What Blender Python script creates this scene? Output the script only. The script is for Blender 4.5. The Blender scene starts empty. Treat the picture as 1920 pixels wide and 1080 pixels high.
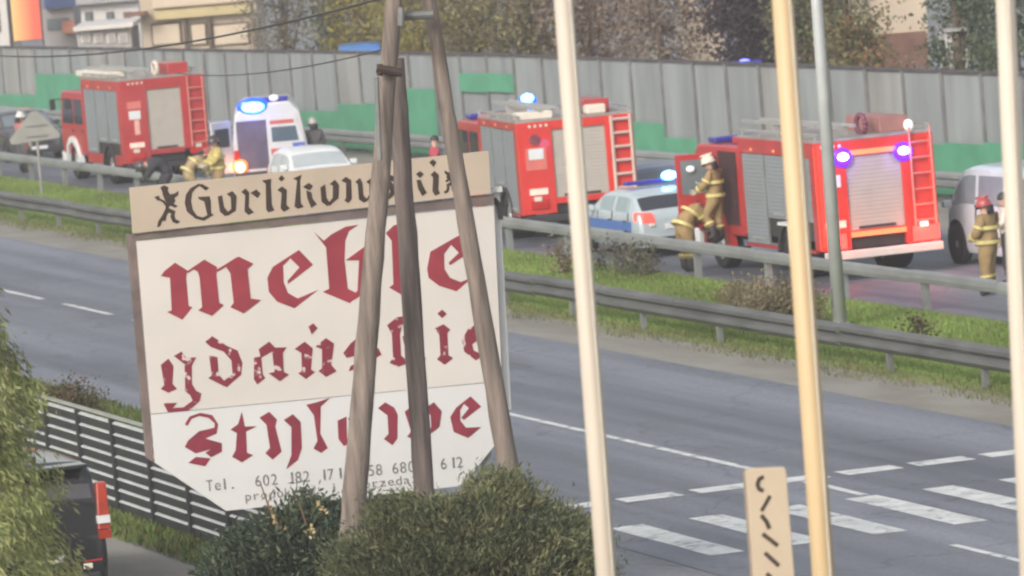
import bpy, bmesh, math, random
import numpy as np
from mathutils import Vector, Matrix
random.seed(7); rng = np.random.default_rng(11)
R_ = math.radians
scene = bpy.context.scene
col = scene.collection

# ------------------------------------------------------------------ camera
F_PX, CAM_H = 11000.0, 10.0                 # focal length in photo pixels, window height in metres
TH, RHO, PIT = R_(18.3), R_(4.74), math.atan(917 / 11000)
ST, CT = math.sin(TH), math.cos(TH)
FH, RT, ZZ = Vector((-CT, ST, 0)), Vector((ST, CT, 0)), Vector((0, 0, 1))
FW = FH * math.cos(PIT) - ZZ * math.sin(PIT)
U0 = FH * math.sin(PIT) + ZZ * math.cos(PIT)
RC = RT * math.cos(RHO) - U0 * math.sin(RHO)
UC = U0 * math.cos(RHO) + RT * math.sin(RHO)
EYE = Vector((0, 0, CAM_H))
cam = bpy.data.cameras.new('camera'); co = bpy.data.objects.new('camera', cam); col.objects.link(co)
m3 = Matrix((RC, UC, -FW)).transposed(); co.matrix_world = Matrix.Translation(EYE) @ m3.to_4x4()
cam.sensor_width = 36; cam.lens = 36 * F_PX / 1920; cam.clip_start = 1; cam.clip_end = 5000
cam.dof.use_dof = True; cam.dof.focus_distance = 72; cam.dof.aperture_fstop = cam.lens / 1000 / 0.05
scene.camera = co

# ------------------------------------------------------------------ sky, sun, exposure
SUN_EL, SUN_AZ = R_(32), R_(150)
w = bpy.data.worlds.new('World'); scene.world = w; w.use_nodes = True
wn = w.node_tree; wn.nodes.clear()
wo = wn.nodes.new('ShaderNodeOutputWorld'); bg = wn.nodes.new('ShaderNodeBackground')
sk = wn.nodes.new('ShaderNodeTexSky'); sk.sky_type = 'NISHITA'; sk.sun_disc = False
sk.sun_elevation = SUN_EL; sk.air_density = 1.4; sk.dust_density = 4.0; sk.ozone_density = 1.0
hs = wn.nodes.new('ShaderNodeHueSaturation'); hs.inputs['Saturation'].default_value = 0.38
wn.links.new(sk.outputs[0], hs.inputs['Color']); wn.links.new(hs.outputs[0], bg.inputs[0]); wn.links.new(bg.outputs[0], wo.inputs[0])
bg.inputs[1].default_value = 0.13
sl = bpy.data.lights.new('sun', 'SUN'); so = bpy.data.objects.new('sun', sl); col.objects.link(so)
sl.energy = 1.2; sl.angle = R_(14); sl.color = (1, 0.93, 0.84)
# light comes from behind the camera, to its left: direction towards the sun
sd = (-FH * 0.85 - RT * 0.53); sd.normalize(); sd = sd * math.cos(SUN_EL) + ZZ * math.sin(SUN_EL)
so.rotation_euler = sd.to_track_quat('Z', 'Y').to_euler()
sk.sun_rotation = math.atan2(sd.x, sd.y)
vs = scene.view_settings; vs.view_transform = 'Standard'; vs.look = 'None'; vs.gamma = 1; vs.exposure = 0.55
scene.render.engine = 'CYCLES'
scene.cycles.filter_width = 2.3

# ------------------------------------------------------------------ photo pixel <-> place
def ray(x, y): return FW + RC * ((x - 960) / F_PX) - UC * ((y - 540) / F_PX)
def G(x, y, z=0.0):                       # where the sight line through a pixel meets height z
    d = ray(x, y); t = (z - CAM_H) / d.z; return EYE + d * t
def P(x, y, D):                           # point at plan depth D
    d = ray(x, y); t = D / d.dot(FH); return EYE + d * t
def pr(p):
    d = Vector(p) - EYE; z = d.dot(FW); return 960 + F_PX * d.dot(RC) / z, 540 - F_PX * d.dot(UC) / z
def on_line(px, Y, z=0.0):                # point on the road-parallel line at Y that stands at column px
    a, b = -400.0, -40.0
    for _ in range(50):
        m = (a + b) / 2
        if pr((m, Y, z))[0] < px: a = m
        else: b = m
    return Vector((m, Y, z))
def z_at(X, Y, py):                       # height over (X, Y) seen at row py
    a, b = -5.0, 40.0
    for _ in range(40):
        m = (a + b) / 2
        if pr((X, Y, m))[1] > py: a = m
        else: b = m
    return m

# ------------------------------------------------------------------ materials
def lin(c): return tuple(((x / 255) / 12.92 if x / 255 <= .04045 else ((x / 255 + .055) / 1.055) ** 2.4) for x in c)
MATS = {}
def mat(name, c, rough=.6, metal=0, var=.15, scale=6, bump=0, emit=0, ecol=None, coat=0, stretch=None, spec=.5, alt=None, detail=5, bscale=None):
    if name in MATS: return MATS[name]
    m = bpy.data.materials.new(name); m.use_nodes = True; n = m.node_tree; b = n.nodes['Principled BSDF']
    b.inputs['Roughness'].default_value = rough; b.inputs['Metallic'].default_value = metal
    b.inputs['Specular IOR Level'].default_value = spec; b.inputs['Coat Weight'].default_value = coat
    tc = n.nodes.new('ShaderNodeTexCoord'); mp = n.nodes.new('ShaderNodeMapping'); n.links.new(tc.outputs['Object'], mp.inputs[0])
    if stretch: mp.inputs['Scale'].default_value = stretch
    nz = n.nodes.new('ShaderNodeTexNoise'); nz.inputs['Scale'].default_value = scale; nz.inputs['Detail'].default_value = detail
    n.links.new(mp.outputs[0], nz.inputs['Vector'])
    cr = n.nodes.new('ShaderNodeValToRGB'); n.links.new(nz.outputs['Fac'], cr.inputs[0])
    cr.color_ramp.elements[0].position = .3; cr.color_ramp.elements[1].position = .7
    lo = tuple(x * (1 - var) for x in c); hi = alt if alt else tuple(min(1, x * (1 + var)) for x in c)
    cr.color_ramp.elements[0].color = (*lo, 1); cr.color_ramp.elements[1].color = (*hi, 1)
    n.links.new(cr.outputs[0], b.inputs['Base Color'])
    if bump:
        bp = n.nodes.new('ShaderNodeBump'); bp.inputs['Strength'].default_value = bump; bp.inputs['Distance'].default_value = .02
        nb = n.nodes.new('ShaderNodeTexNoise'); nb.inputs['Scale'].default_value = bscale or scale * 6; nb.inputs['Detail'].default_value = 4
        n.links.new(mp.outputs[0], nb.inputs['Vector']); n.links.new(nb.outputs['Fac'], bp.inputs['Height']); n.links.new(bp.outputs[0], b.inputs['Normal'])
    if emit:
        b.inputs['Emission Color'].default_value = (*(ecol or c), 1); b.inputs['Emission Strength'].default_value = emit
    MATS[name] = m; return m
def ground_mat(name, c1, c2, c3, s1, s2, rough=.9, bump=.4, stretch=(1, 1, 1), spec=.3):
    m = bpy.data.materials.new(name); m.use_nodes = True; n = m.node_tree; b = n.nodes['Principled BSDF']
    b.inputs['Roughness'].default_value = rough; b.inputs['Specular IOR Level'].default_value = spec
    tc = n.nodes.new('ShaderNodeTexCoord'); mp = n.nodes.new('ShaderNodeMapping'); mp.inputs['Scale'].default_value = stretch
    n.links.new(tc.outputs['Object'], mp.inputs[0])
    def nz(s, vec): t = n.nodes.new('ShaderNodeTexNoise'); t.inputs['Scale'].default_value = s; t.inputs['Detail'].default_value = 6; n.links.new(vec, t.inputs['Vector']); return t
    a = nz(s1, mp.outputs[0]); d = nz(s2, tc.outputs['Object'])
    r1 = n.nodes.new('ShaderNodeValToRGB'); r1.color_ramp.elements[0].position = .35; r1.color_ramp.elements[1].position = .65
    r1.color_ramp.elements[0].color = (*c1, 1); r1.color_ramp.elements[1].color = (*c2, 1); n.links.new(a.outputs['Fac'], r1.inputs[0])
    r2 = n.nodes.new('ShaderNodeValToRGB'); r2.color_ramp.elements[0].position = .4; r2.color_ramp.elements[1].position = .75; n.links.new(d.outputs['Fac'], r2.inputs[0])
    mx = n.nodes.new('ShaderNodeMixRGB'); mx.inputs[2].default_value = (*c3, 1)
    ml = n.nodes.new('ShaderNodeMath'); ml.operation = 'MULTIPLY'; ml.inputs[1].default_value = .6; n.links.new(r2.outputs[0], ml.inputs[0])
    n.links.new(ml.outputs[0], mx.inputs[0]); n.links.new(r1.outputs[0], mx.inputs[1]); n.links.new(mx.outputs[0], b.inputs['Base Color'])
    bp = n.nodes.new('ShaderNodeBump'); bp.inputs['Strength'].default_value = bump; bp.inputs['Distance'].default_value = .03
    n.links.new(d.outputs['Fac'], bp.inputs['Height']); n.links.new(bp.outputs[0], b.inputs['Normal'])
    MATS[name] = m; return m
def leaf_mat(name, trans=.3):
    m = bpy.data.materials.new(name); m.use_nodes = True; n = m.node_tree; n.nodes.clear()
    o = n.nodes.new('ShaderNodeOutputMaterial'); at = n.nodes.new('ShaderNodeAttribute'); at.attribute_name = 'tint'
    d = n.nodes.new('ShaderNodeBsdfDiffuse'); t = n.nodes.new('ShaderNodeBsdfTranslucent'); x = n.nodes.new('ShaderNodeMixShader'); x.inputs[0].default_value = trans
    n.links.new(at.outputs['Color'], d.inputs[0]); n.links.new(at.outputs['Color'], t.inputs[0])
    n.links.new(d.outputs[0], x.inputs[1]); n.links.new(t.outputs[0], x.inputs[2]); n.links.new(x.outputs[0], o.inputs[0]); MATS[name] = m; return m
def shutter_mat(name, c, rough=.4, metal=.3):
    m = mat(name, c, rough, metal, .06, 3); n = m.node_tree; b = n.nodes['Principled BSDF']
    tc = n.nodes.new('ShaderNodeTexCoord'); wv = n.nodes.new('ShaderNodeTexWave'); wv.bands_direction = 'Z'; wv.inputs['Scale'].default_value = 4.0
    n.links.new(tc.outputs['Object'], wv.inputs[0]); bp = n.nodes.new('ShaderNodeBump'); bp.inputs['Strength'].default_value = .4; bp.inputs['Distance'].default_value = .008
    n.links.new(wv.outputs['Fac'], bp.inputs['Height']); n.links.new(bp.outputs[0], b.inputs['Normal']); return m

M_asphalt = ground_mat('asphalt', (.132, .143, .172), (.225, .240, .280), (.10, .108, .13), .42, 22, rough=.62, bump=.35, stretch=(.12, 1.6, 1), spec=.5)
M_asphalt2 = ground_mat('worn_asphalt', (.20, .21, .228), (.26, .268, .285), (.17, .175, .19), .3, 50, rough=.8, bump=.4, stretch=(.2, 1.2, 1))
M_verge = ground_mat('gravel_verge', (.24, .225, .20), (.32, .305, .28), (.17, .165, .125), 1.2, 30, rough=.95, bump=.6, stretch=(.4, 1, 1))
M_grassg = ground_mat('grass_soil', (.16, .23, .065), (.21, .27, .085), (.19, .19, .085), .6, 12, rough=1, bump=.6)
M_land = ground_mat('land', (.12, .115, .07), (.15, .14, .09), (.09, .09, .06), .15, 3, rough=1, bump=.3)
M_paint = mat('road_paint', (.60, .62, .61), .7, var=.18, scale=3, bump=.2)
def wear(m, dark, lo=.36, hi=.47, s=2.2):     # paint worn through to the surface below in irregular patches
    n = m.node_tree; b = n.nodes['Principled BSDF']; src = b.inputs['Base Color'].links[0].from_socket
    tc = n.nodes.new('ShaderNodeTexCoord'); nz = n.nodes.new('ShaderNodeTexNoise'); nz.inputs['Scale'].default_value = s; nz.inputs['Detail'].default_value = 8; nz.inputs['Roughness'].default_value = .7
    n.links.new(tc.outputs['Object'], nz.inputs['Vector']); r = n.nodes.new('ShaderNodeValToRGB'); r.color_ramp.elements[0].position = lo; r.color_ramp.elements[1].position = hi; n.links.new(nz.outputs['Fac'], r.inputs[0])
    mx = n.nodes.new('ShaderNodeMixRGB'); mx.inputs[1].default_value = (*dark, 1); n.links.new(r.outputs[0], mx.inputs[0]); n.links.new(src, mx.inputs[2]); n.links.new(mx.outputs[0], b.inputs['Base Color'])
def road_wear(m):                             # long tyre tracks, hairline cracks and oil stains
    n = m.node_tree; b = n.nodes['Principled BSDF']; src = b.inputs['Base Color'].links[0].from_socket; tc = n.nodes.new('ShaderNodeTexCoord')
    def noise(sc, st, d=5):
        mp = n.nodes.new('ShaderNodeMapping'); mp.inputs['Scale'].default_value = st; n.links.new(tc.outputs['Object'], mp.inputs[0]); t = n.nodes.new('ShaderNodeTexNoise'); t.inputs['Scale'].default_value = sc; t.inputs['Detail'].default_value = d; n.links.new(mp.outputs[0], t.inputs['Vector']); return t.outputs['Fac'], mp.outputs[0]
    def ramp(f, a, c, k0, k1):
        r = n.nodes.new('ShaderNodeValToRGB'); r.color_ramp.elements[0].position = a; r.color_ramp.elements[1].position = c; r.color_ramp.elements[0].color = (k0, k0, k0, 1); r.color_ramp.elements[1].color = (k1, k1, k1, 1); n.links.new(f, r.inputs[0]); return r.outputs[0]
    tr = ramp(noise(1.0, (.02, 1.1, 1), 3)[0], .35, .65, .74, 1.14); st = ramp(noise(.5, (.25, 1, 1), 6)[0], .58, .72, 1.0, .78); gr = ramp(noise(9, (1, 1, 1), 8)[0], .3, .7, .86, 1.12)
    vo = n.nodes.new('ShaderNodeTexVoronoi'); vo.feature = 'DISTANCE_TO_EDGE'; vo.inputs['Scale'].default_value = .22; f, mpo = noise(.8, (1, 1, 1), 4)
    wv = n.nodes.new('ShaderNodeMixRGB'); wv.inputs[0].default_value = .5; n.links.new(tc.outputs['Object'], wv.inputs[1]); nn = n.nodes.new('ShaderNodeTexNoise'); nn.inputs['Scale'].default_value = .6; nn.inputs['Detail'].default_value = 6; n.links.new(tc.outputs['Object'], nn.inputs['Vector'])
    sc_ = n.nodes.new('ShaderNodeVectorMath'); sc_.operation = 'MULTIPLY_ADD'; sc_.inputs[1].default_value = (3, 3, 3); n.links.new(nn.outputs['Color'], sc_.inputs[0]); n.links.new(tc.outputs['Object'], sc_.inputs[2]); n.links.new(sc_.outputs[0], vo.inputs['Vector'])
    ck = ramp(vo.outputs['Distance'], .0, .012, .62, 1.0); cur = src
    for k in (tr, st, gr, ck):
        mx = n.nodes.new('ShaderNodeMixRGB'); mx.blend_type = 'MULTIPLY'; mx.inputs[0].default_value = 1; n.links.new(cur, mx.inputs[1]); n.links.new(k, mx.inputs[2]); cur = mx.outputs[0]
    n.links.new(cur, b.inputs['Base Color'])
road_wear(M_asphalt); road_wear(M_asphalt2); wear(M_paint, (.19, .205, .23))
M_steel = mat('galvanised_steel', (.27, .285, .285), .55, .35, .18, 2.5, stretch=(.4, 1, 1))
M_steel_d = mat('weathered_steel', (.20, .205, .20), .6, .3, .25, 3)
M_red = mat('fire_engine_red', (.43, .035, .038), .38, 0, .14, 1.5, coat=.35)
M_red_glow = mat('rear_glow_red', (.66, .04, .03), .38, 0, .1, 1.5, coat=.35)  # brighter red for rear frames, the glow on them put into the colour
M_redtape = mat('glowing_red_tape', (.75, .05, .03), .4, 0, .08, 8, emit=.5, ecol=(1, .05, .03))  # tape is no lamp; its emission adds to the red rear glow
M_white = mat('white_paint', (.72, .74, .75), .35, 0, .05, 2, coat=.4)
M_cream = mat('cream_white', (.70, .64, .55), .5, 0, .08, 3)
M_glass = mat('dark_glass', (.035, .04, .05), .08, 0, .1, 1, spec=.8)
M_glassp = mat('pale_glass', (.16, .19, .21), .08, 0, .2, 1.5, spec=.8)
M_rub = mat('tyre_rubber', (.022, .022, .024), .8, 0, .2, 8)
M_dark = mat('dark_plastic', (.035, .034, .036), .6, 0, .2, 5)
M_alu = mat('aluminium', (.55, .54, .52), .4, .6, .1, 4)
M_shut_g = shutter_mat('grey_shutter', (.25, .275, .30), .5, .15)
M_shut_b = shutter_mat('pale_shutter', (.47, .43, .38), .45, .15)
M_blue_on = mat('blue_lamp_on', (.2, .5, 1), .3, 0, .02, 2, emit=8, ecol=(.10, .48, 1))
M_viol_on = mat('violet_lamp_on', (.4, .3, 1), .3, 0, .02, 2, emit=11, ecol=(.40, .34, 1))
M_blue_halo = mat('blue_halo', (.02, .05, .5), .2, 0, .05, 2, emit=1.3, ecol=(.01, .10, 1))  # emissive shell that stands in for the halo round a blue lamp
M_viol_halo = mat('violet_halo', (.1, .02, .5), .2, 0, .05, 2, emit=1.2, ecol=(.14, .01, 1))  # same for the violet flashers: halo made as a glowing shell
M_blue_off = mat('blue_lamp_off', (.04, .04, .30), .2, 0, .1, 2)
M_tail_on = mat('tail_lamp_on', (.9, .1, .08), .3, 0, .05, 2, emit=1.3, ecol=(1, .05, .04))
M_tail_off = mat('tail_lamp', (.50, .02, .02), .2, 0, .1, 4, coat=.5)
M_amber_on = mat('amber_lamp_on', (1, .6, .3), .3, 0, .02, 2, emit=5, ecol=(1, .62, .35))
M_whitelamp = mat('white_lamp', (.85, .85, .85), .3, 0, .03, 2, emit=.3, ecol=(1, .95, .95))
M_orange = mat('glowing_orange', (.85, .30, .12), .5, 0, .1, 4, emit=.3, ecol=(1, .35, .12))  # on tape the emission stands in for light thrown back

# ------------------------------------------------------------------ mesh helpers
class MB:
    def __init__(s): s.v, s.f, s.mi = [], [], []
    def add(s, vs, fs, m=0):
        o = len(s.v); s.v += [tuple(x) for x in vs]; s.f += [tuple(i + o for i in f) for f in fs]; s.mi += [m] * len(fs); return s
    def hexa(s, p, m=0): return s.add(p, [(0, 3, 2, 1), (4, 5, 6, 7), (0, 1, 5, 4), (1, 2, 6, 5), (2, 3, 7, 6), (3, 0, 4, 7)], m)
    def box(s, x0, x1, y0, y1, z0, z1, m=0):
        return s.hexa([(x0, y0, z0), (x1, y0, z0), (x1, y1, z0), (x0, y1, z0), (x0, y0, z1), (x1, y0, z1), (x1, y1, z1), (x0, y1, z1)], m)
    def cyl(s, p0, p1, r0, r1=None, n=12, m=0):
        r1 = r0 if r1 is None else r1; p0, p1 = Vector(p0), Vector(p1); d = (p1 - p0).normalized()
        a = d.orthogonal().normalized(); b = d.cross(a); vs = []
        for p, r in ((p0, r0), (p1, r1)): vs += [p + (a * math.cos(6.28318 * i / n) + b * math.sin(6.28318 * i / n)) * r for i in range(n)]
        return s.add(vs, [(i, (i + 1) % n, n + (i + 1) % n, n + i) for i in range(n)] + [tuple(range(n - 1, -1, -1)), tuple(range(n, 2 * n))], m)
    def prism(s, poly, y0, y1, m=0):      # polygon in XZ, pushed along Y
        n = len(poly); vs = [(x, y0, z) for x, z in poly] + [(x, y1, z) for x, z in poly]
        return s.add(vs, [tuple(range(n)), tuple(range(2 * n - 1, n - 1, -1))] + [(i, i + n, (i + 1) % n + n, (i + 1) % n) for i in range(n)], m)
    def ball(s, c, r, n=12, k=8, m=0, z0=-1.0):
        c = Vector(c); r = (r, r, r) if not hasattr(r, '__len__') else r; vs, fs = [], []
        for j in range(k + 1):
            t = z0 + (1 - z0) * j / k; t = max(-1, min(1, t)); q = math.sqrt(max(0, 1 - t * t))
            vs += [(c.x + r[0] * q * math.cos(6.28318 * i / n), c.y + r[1] * q * math.sin(6.28318 * i / n), c.z + r[2] * t) for i in range(n)]
        for j in range(k):
            for i in range(n): fs.append((j * n + i, j * n + (i + 1) % n, (j + 1) * n + (i + 1) % n, (j + 1) * n + i))
        return s.add(vs, fs, m)
    def tube(s, pts, r, n=8, m=0):
        for a, b in zip(pts[:-1], pts[1:]): s.cyl(a, b, r, r, n, m)
        return s
    def build(s, name, mats, parent=None, bevel=0, smooth=False):
        me = bpy.data.meshes.new(name); me.from_pydata(s.v, [], s.f); mats = mats if isinstance(mats, (list, tuple)) else [mats]
        for x in mats: me.materials.append(x)
        me.polygons.foreach_set('material_index', s.mi)
        bm = bmesh.new(); bm.from_mesh(me); bmesh.ops.recalc_face_normals(bm, faces=bm.faces); bm.to_mesh(me); bm.free()
        if smooth: me.polygons.foreach_set('use_smooth', [True] * len(me.polygons))
        o = bpy.data.objects.new(name, me); col.objects.link(o)
        if parent: o.parent = parent
        if bevel:
            b = o.modifiers.new('bevel', 'BEVEL'); b.width = bevel; b.segments = 3 if bevel > .08 else 2; b.limit_method = 'ANGLE'; b.angle_limit = R_(30)
        return o
def tag(o, label=None, cat=None, group=None, kind=None):
    if label: o['label'] = label
    if cat: o['category'] = cat
    if group: o['group'] = group
    if kind: o['kind'] = kind
    return o
def thing(name, label, cat, loc=(0, 0, 0), rz=0, group=None):
    o = bpy.data.objects.new(name, None); col.objects.link(o); o.location = loc; o.rotation_euler = (0, 0, rz); o.empty_display_size = .3
    return tag(o, label, cat, group)
def sheet(name, x0, x1, y0, y1, z, m, parent=None):
    return MB().add([(x0, y0, z), (x1, y0, z), (x1, y1, z), (x0, y1, z)], [(0, 1, 2, 3)]).build(name, m, parent)
def lamp(parent, loc, c, e, r=.1):
    l = bpy.data.lights.new('lamp_light', 'POINT'); l.energy = e; l.color = c; l.shadow_soft_size = r
    o = bpy.data.objects.new('lamp_light', l); col.objects.link(o); o.parent = parent; o.location = loc; return o
def leafmesh(name, c, size, tint, m, parent=None, aspect=.5, up=None, flat=0.0, dirs=None):
    n = len(c); size = np.broadcast_to(size, (n,))
    a = rng.normal(size=(n, 3)) if dirs is None else dirs + rng.normal(size=(n, 3)) * .35
    a /= np.linalg.norm(a, axis=1)[:, None]; b = np.cross(a, rng.normal(size=(n, 3))); b /= np.linalg.norm(b, axis=1)[:, None] + 1e-9
    v = np.empty((n, 4, 3)); v[:, 0] = c - a * size[:, None] * .5; v[:, 2] = c + a * size[:, None] * .5
    v[:, 1] = c + b * (size * aspect * .5)[:, None]; v[:, 3] = c - b * (size * aspect * .5)[:, None]
    me = bpy.data.meshes.new(name); me.vertices.add(n * 4); me.vertices.foreach_set('co', v.astype('f4').ravel())
    me.loops.add(n * 4); me.loops.foreach_set('vertex_index', np.arange(n * 4, dtype='i4')); me.polygons.add(n)
    me.polygons.foreach_set('loop_start', np.arange(0, n * 4, 4, dtype='i4')); me.polygons.foreach_set('loop_total', np.full(n, 4, dtype='i4'))
    ca = me.color_attributes.new('tint', 'FLOAT_COLOR', 'POINT'); t4 = np.ones((n, 4, 4)); t4[:, :, :3] = tint[:, None, :]; ca.data.foreach_set('color', t4.astype('f4').ravel())
    me.update(); me.materials.append(m); o = bpy.data.objects.new(name, me); col.objects.link(o)
    if parent: o.parent = parent
    return o
def clump_points(nclump, nleaf, radius, crad, shape='ball', low=-1.0):
    rx, ry, rz = radius
    u = rng.normal(size=(nclump, 3)); u /= np.linalg.norm(u, axis=1)[:, None]; u *= (rng.random(nclump) ** .45)[:, None]
    if shape == 'cone':
        t = rng.random(nclump) ** .8; ang = rng.random(nclump) * 6.283; q = (1 - t) * (.55 + .45 * rng.random(nclump))
        u = np.stack([np.cos(ang) * q, np.sin(ang) * q, t * 2 - 1], 1)
    u[:, 2] = np.maximum(u[:, 2], low); cc = u * np.array([rx, ry, rz])
    pts = cc[:, None, :] + rng.normal(size=(nclump, nleaf, 3)) * crad * (.6 + .8 * rng.random((nclump, 1, 1)))
    return cc, pts
def tints(cols, nclump, nleaf, jitter=.25):
    cols = np.array(cols); k = rng.integers(0, len(cols), nclump); base = cols[k] * (.7 + .6 * rng.random((nclump, 1)))
    t = base[:, None, :] * (1 + (rng.random((nclump, nleaf, 1)) - .5) * 2 * jitter); return np.clip(t.reshape(-1, 3), .003, .9)
M_leaf = leaf_mat('leaves'); M_needle = leaf_mat('needles', .15)
M_bark = mat('bark', (.13, .10, .075), .9, 0, .3, 8, .5, stretch=(1, 1, .2))
# ================================================================== SETTING
tag(sheet('ground', -2500, 1500, -1500, 2500, -.03, M_land), kind='structure')
road = tag(sheet('road', -420, -20, 25.35, 34.45, 0, M_asphalt), kind='structure')
jn = tag(sheet('side_road', -80, -35, -10, 25.348, -.006, M_asphalt2), kind='structure')
far_road = tag(sheet('far_carriageway', -420, -20, 40.95, 48.3, 0, M_asphalt), kind='structure')
tag(sheet('gravel_shoulder', -420, -20, 34.455, 36.0, -.004, M_verge), kind='structure')
tag(sheet('median_ground', -420, -20, 36.005, 40.945, -.004, M_grassg), kind='structure')
tag(sheet('roadside_ground', -420, -80.1, -10, 25.34, -.008, M_grassg), kind='structure')
tag(sheet('gravel_yard', -90, -66, 10, 20.4, -.002, M_verge), kind='structure')
tag(sheet('far_verge', -420, -20, 48.305, 54, -.004, M_verge), kind='structure')
tag(sheet('yard_behind_barrier', -420, -20, 54.01, 140, -.008, M_asphalt2), kind='structure')
# painted markings, each its own piece of the road
def mark(name, x0, x1, y0, y1, par=road):
    # worn paint: slightly ragged outline
    n = 7; top, bot = [], []
    for i in range(n):
        x = x0 + (x1 - x0) * i / (n - 1); top.append((x, y1 + random.uniform(-.012, .012), .005)); bot.append((x, y0 + random.uniform(-.012, .012), .005))
    return MB().add(bot + top, [(i, i + 1, n + i + 1, n + i) for i in range(n - 1)]).build(name, M_paint, par)
x = -151.6
while x < -113: mark('lane_dash', x, x + 4.05, 30.18, 30.33); x += 5.9
mark('lane_line', -112, -78.25, 29.66, 29.80); mark('lane_line', -77.4, -75.1, 29.66, 29.80)
for k in range(8): mark('crossing_stripe', -75.0, -71.1, 25.92 + k * 1.15, 26.40 + k * 1.15)
for k in range(9): mark('give_way_dash', -78.05, -77.5, 25.95 + k * 1.12, 26.82 + k * 1.12)
mark('lane_line', -69.3, -48, 28.52, 28.64)
M_patch = mat('asphalt_patch', (.125, .135, .15), .8, 0, .2, 3, .4)
for x0, x1, y0, y1 in ((-104, -97.5, 31.2, 32.6), (-88, -84.5, 26.4, 27.5), (-137, -128, 26.2, 27.4)): sheet('asphalt_patch', x0, x1, y0, y1, .003, M_patch, road)
# ---- guardrails
def wbeam(x0, x1, Y, zs, dep, s=-1):
    m = MB(); n = len(zs); fr = [(Y + s * d, z) for z, d in zip(zs, dep)]; bk = [(y - s * .012, z) for y, z in fr]
    ring = fr + bk[::-1]; k = len(ring); vs = [(x0, y, z) for y, z in ring] + [(x1, y, z) for y, z in ring]
    return m.add(vs, [tuple(range(k)), tuple(range(2 * k - 1, k - 1, -1))] + [(i, (i + 1) % k, (i + 1) % k + k, i + k) for i in range(k)])
M_steel_n = mat('old_guardrail_steel', (.125, .13, .127), .6, .25, .25, 2.5, stretch=(.4, 1, 1))
gr = thing('guardrail', 'weathered steel guardrail between the gravel shoulder and the median grass', 'guardrail', (0, 0, 0))
X = -200.0
while X < -56:
    dz = random.uniform(-.015, .015)
    zs = [.32, .41, .46, .53, .60, .66, .73]; o = wbeam(X, X + 3.985, 36.2, [z + dz for z in zs], [0, .095, .09, -.01, .09, .095, .0]).build('rail', M_steel_n, gr)
    MB().box(X + 1.9, X + 1.99, 36.21, 36.31, -.2, .66).build('post', M_steel_d, gr); X += 4
fg = thing('guardrail', 'grey box-beam guardrail on posts beside the carriageway with the fire engines', 'guardrail', (0, 0, 0))
X = -220.0; posts_far = []
while X < -56:
    dz = random.uniform(-.012, .012)
    wbeam(X, X + 3.985, 40.85, [z + dz for z in (.50, .52, .60, .70, .74)], [0, .06, .075, .06, 0]).build('rail', M_steel, fg)
    MB().box(X + .3, X + .44, 40.86, 40.98, -.2, .66).build('post', M_steel, fg); X += 4
BA = math.atan(.0425); B0 = Vector((-125, 52, 0))
def bw(x, y=0.0): return B0 + Vector((x * math.cos(BA) - y * math.sin(BA), x * math.sin(BA) + y * math.cos(BA), 0))
bg2 = thing('guardrail', 'low steel guardrail at the foot of the noise barrier', 'guardrail', bw(0, -1.0), BA)
X = -137.0
while X < 24:
    wbeam(X, X + 3.985, 0, [.40, .46, .54, .59, .64, .72, .78], [0, .07, .075, .01, .075, .07, 0]).build('rail', M_steel, bg2)
    MB().box(X + 1.9, X + 2.0, .01, .11, -.2, .7).build('post', M_steel_d, bg2); X += 4
# ---- noise barrier: posts, grey panels, green panels, cap
TOPX = [(-400, 84), (0, 90), (480, 97), (930, 105), (1200, 115), (1500, 126), (1800, 138), (2100, 150)]
def topy(px): return float(np.interp(px, [a for a, _ in TOPX], [b for _, b in TOPX]))
GREEN = [(-200, 85, 176, 400), (85, 158, 138, 400), (158, 330, 132, 400), (545, 645, 207, 400), (645, 702, 194, 400), (702, 752, 194, 400), (752, 838, 166, 400), (852, 965, 137, 172), (1192, 1255, 229, 400), (1255, 1330, 258, 400), (1690, 1770, 268, 400), (1770, 1960, 268, 400)]
M_bar = mat('barrier_grey', (.24, .26, .262), .75, 0, .2, .9, .15, stretch=(1.6, 1, .25))
M_bar2 = mat('barrier_grey_warm', (.265, .27, .262), .75, 0, .2, .9, .15, stretch=(1.6, 1, .25))
M_bgreen = mat('barrier_green', (.085, .29, .175), .7, 0, .16, 1.2, .1)
M_bcap = mat('barrier_cap', (.075, .065, .07), .7, 0, .3, 2)
M_bpost = mat('barrier_post', (.17, .17, .172), .7, 0, .25, 2)
nb = thing('noise_barrier', 'long grey panel noise barrier with stepped green panels behind the carriageway', 'noise barrier', B0, BA)
BAY, YB = 2.1, 0.0; X = -136.0
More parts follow.
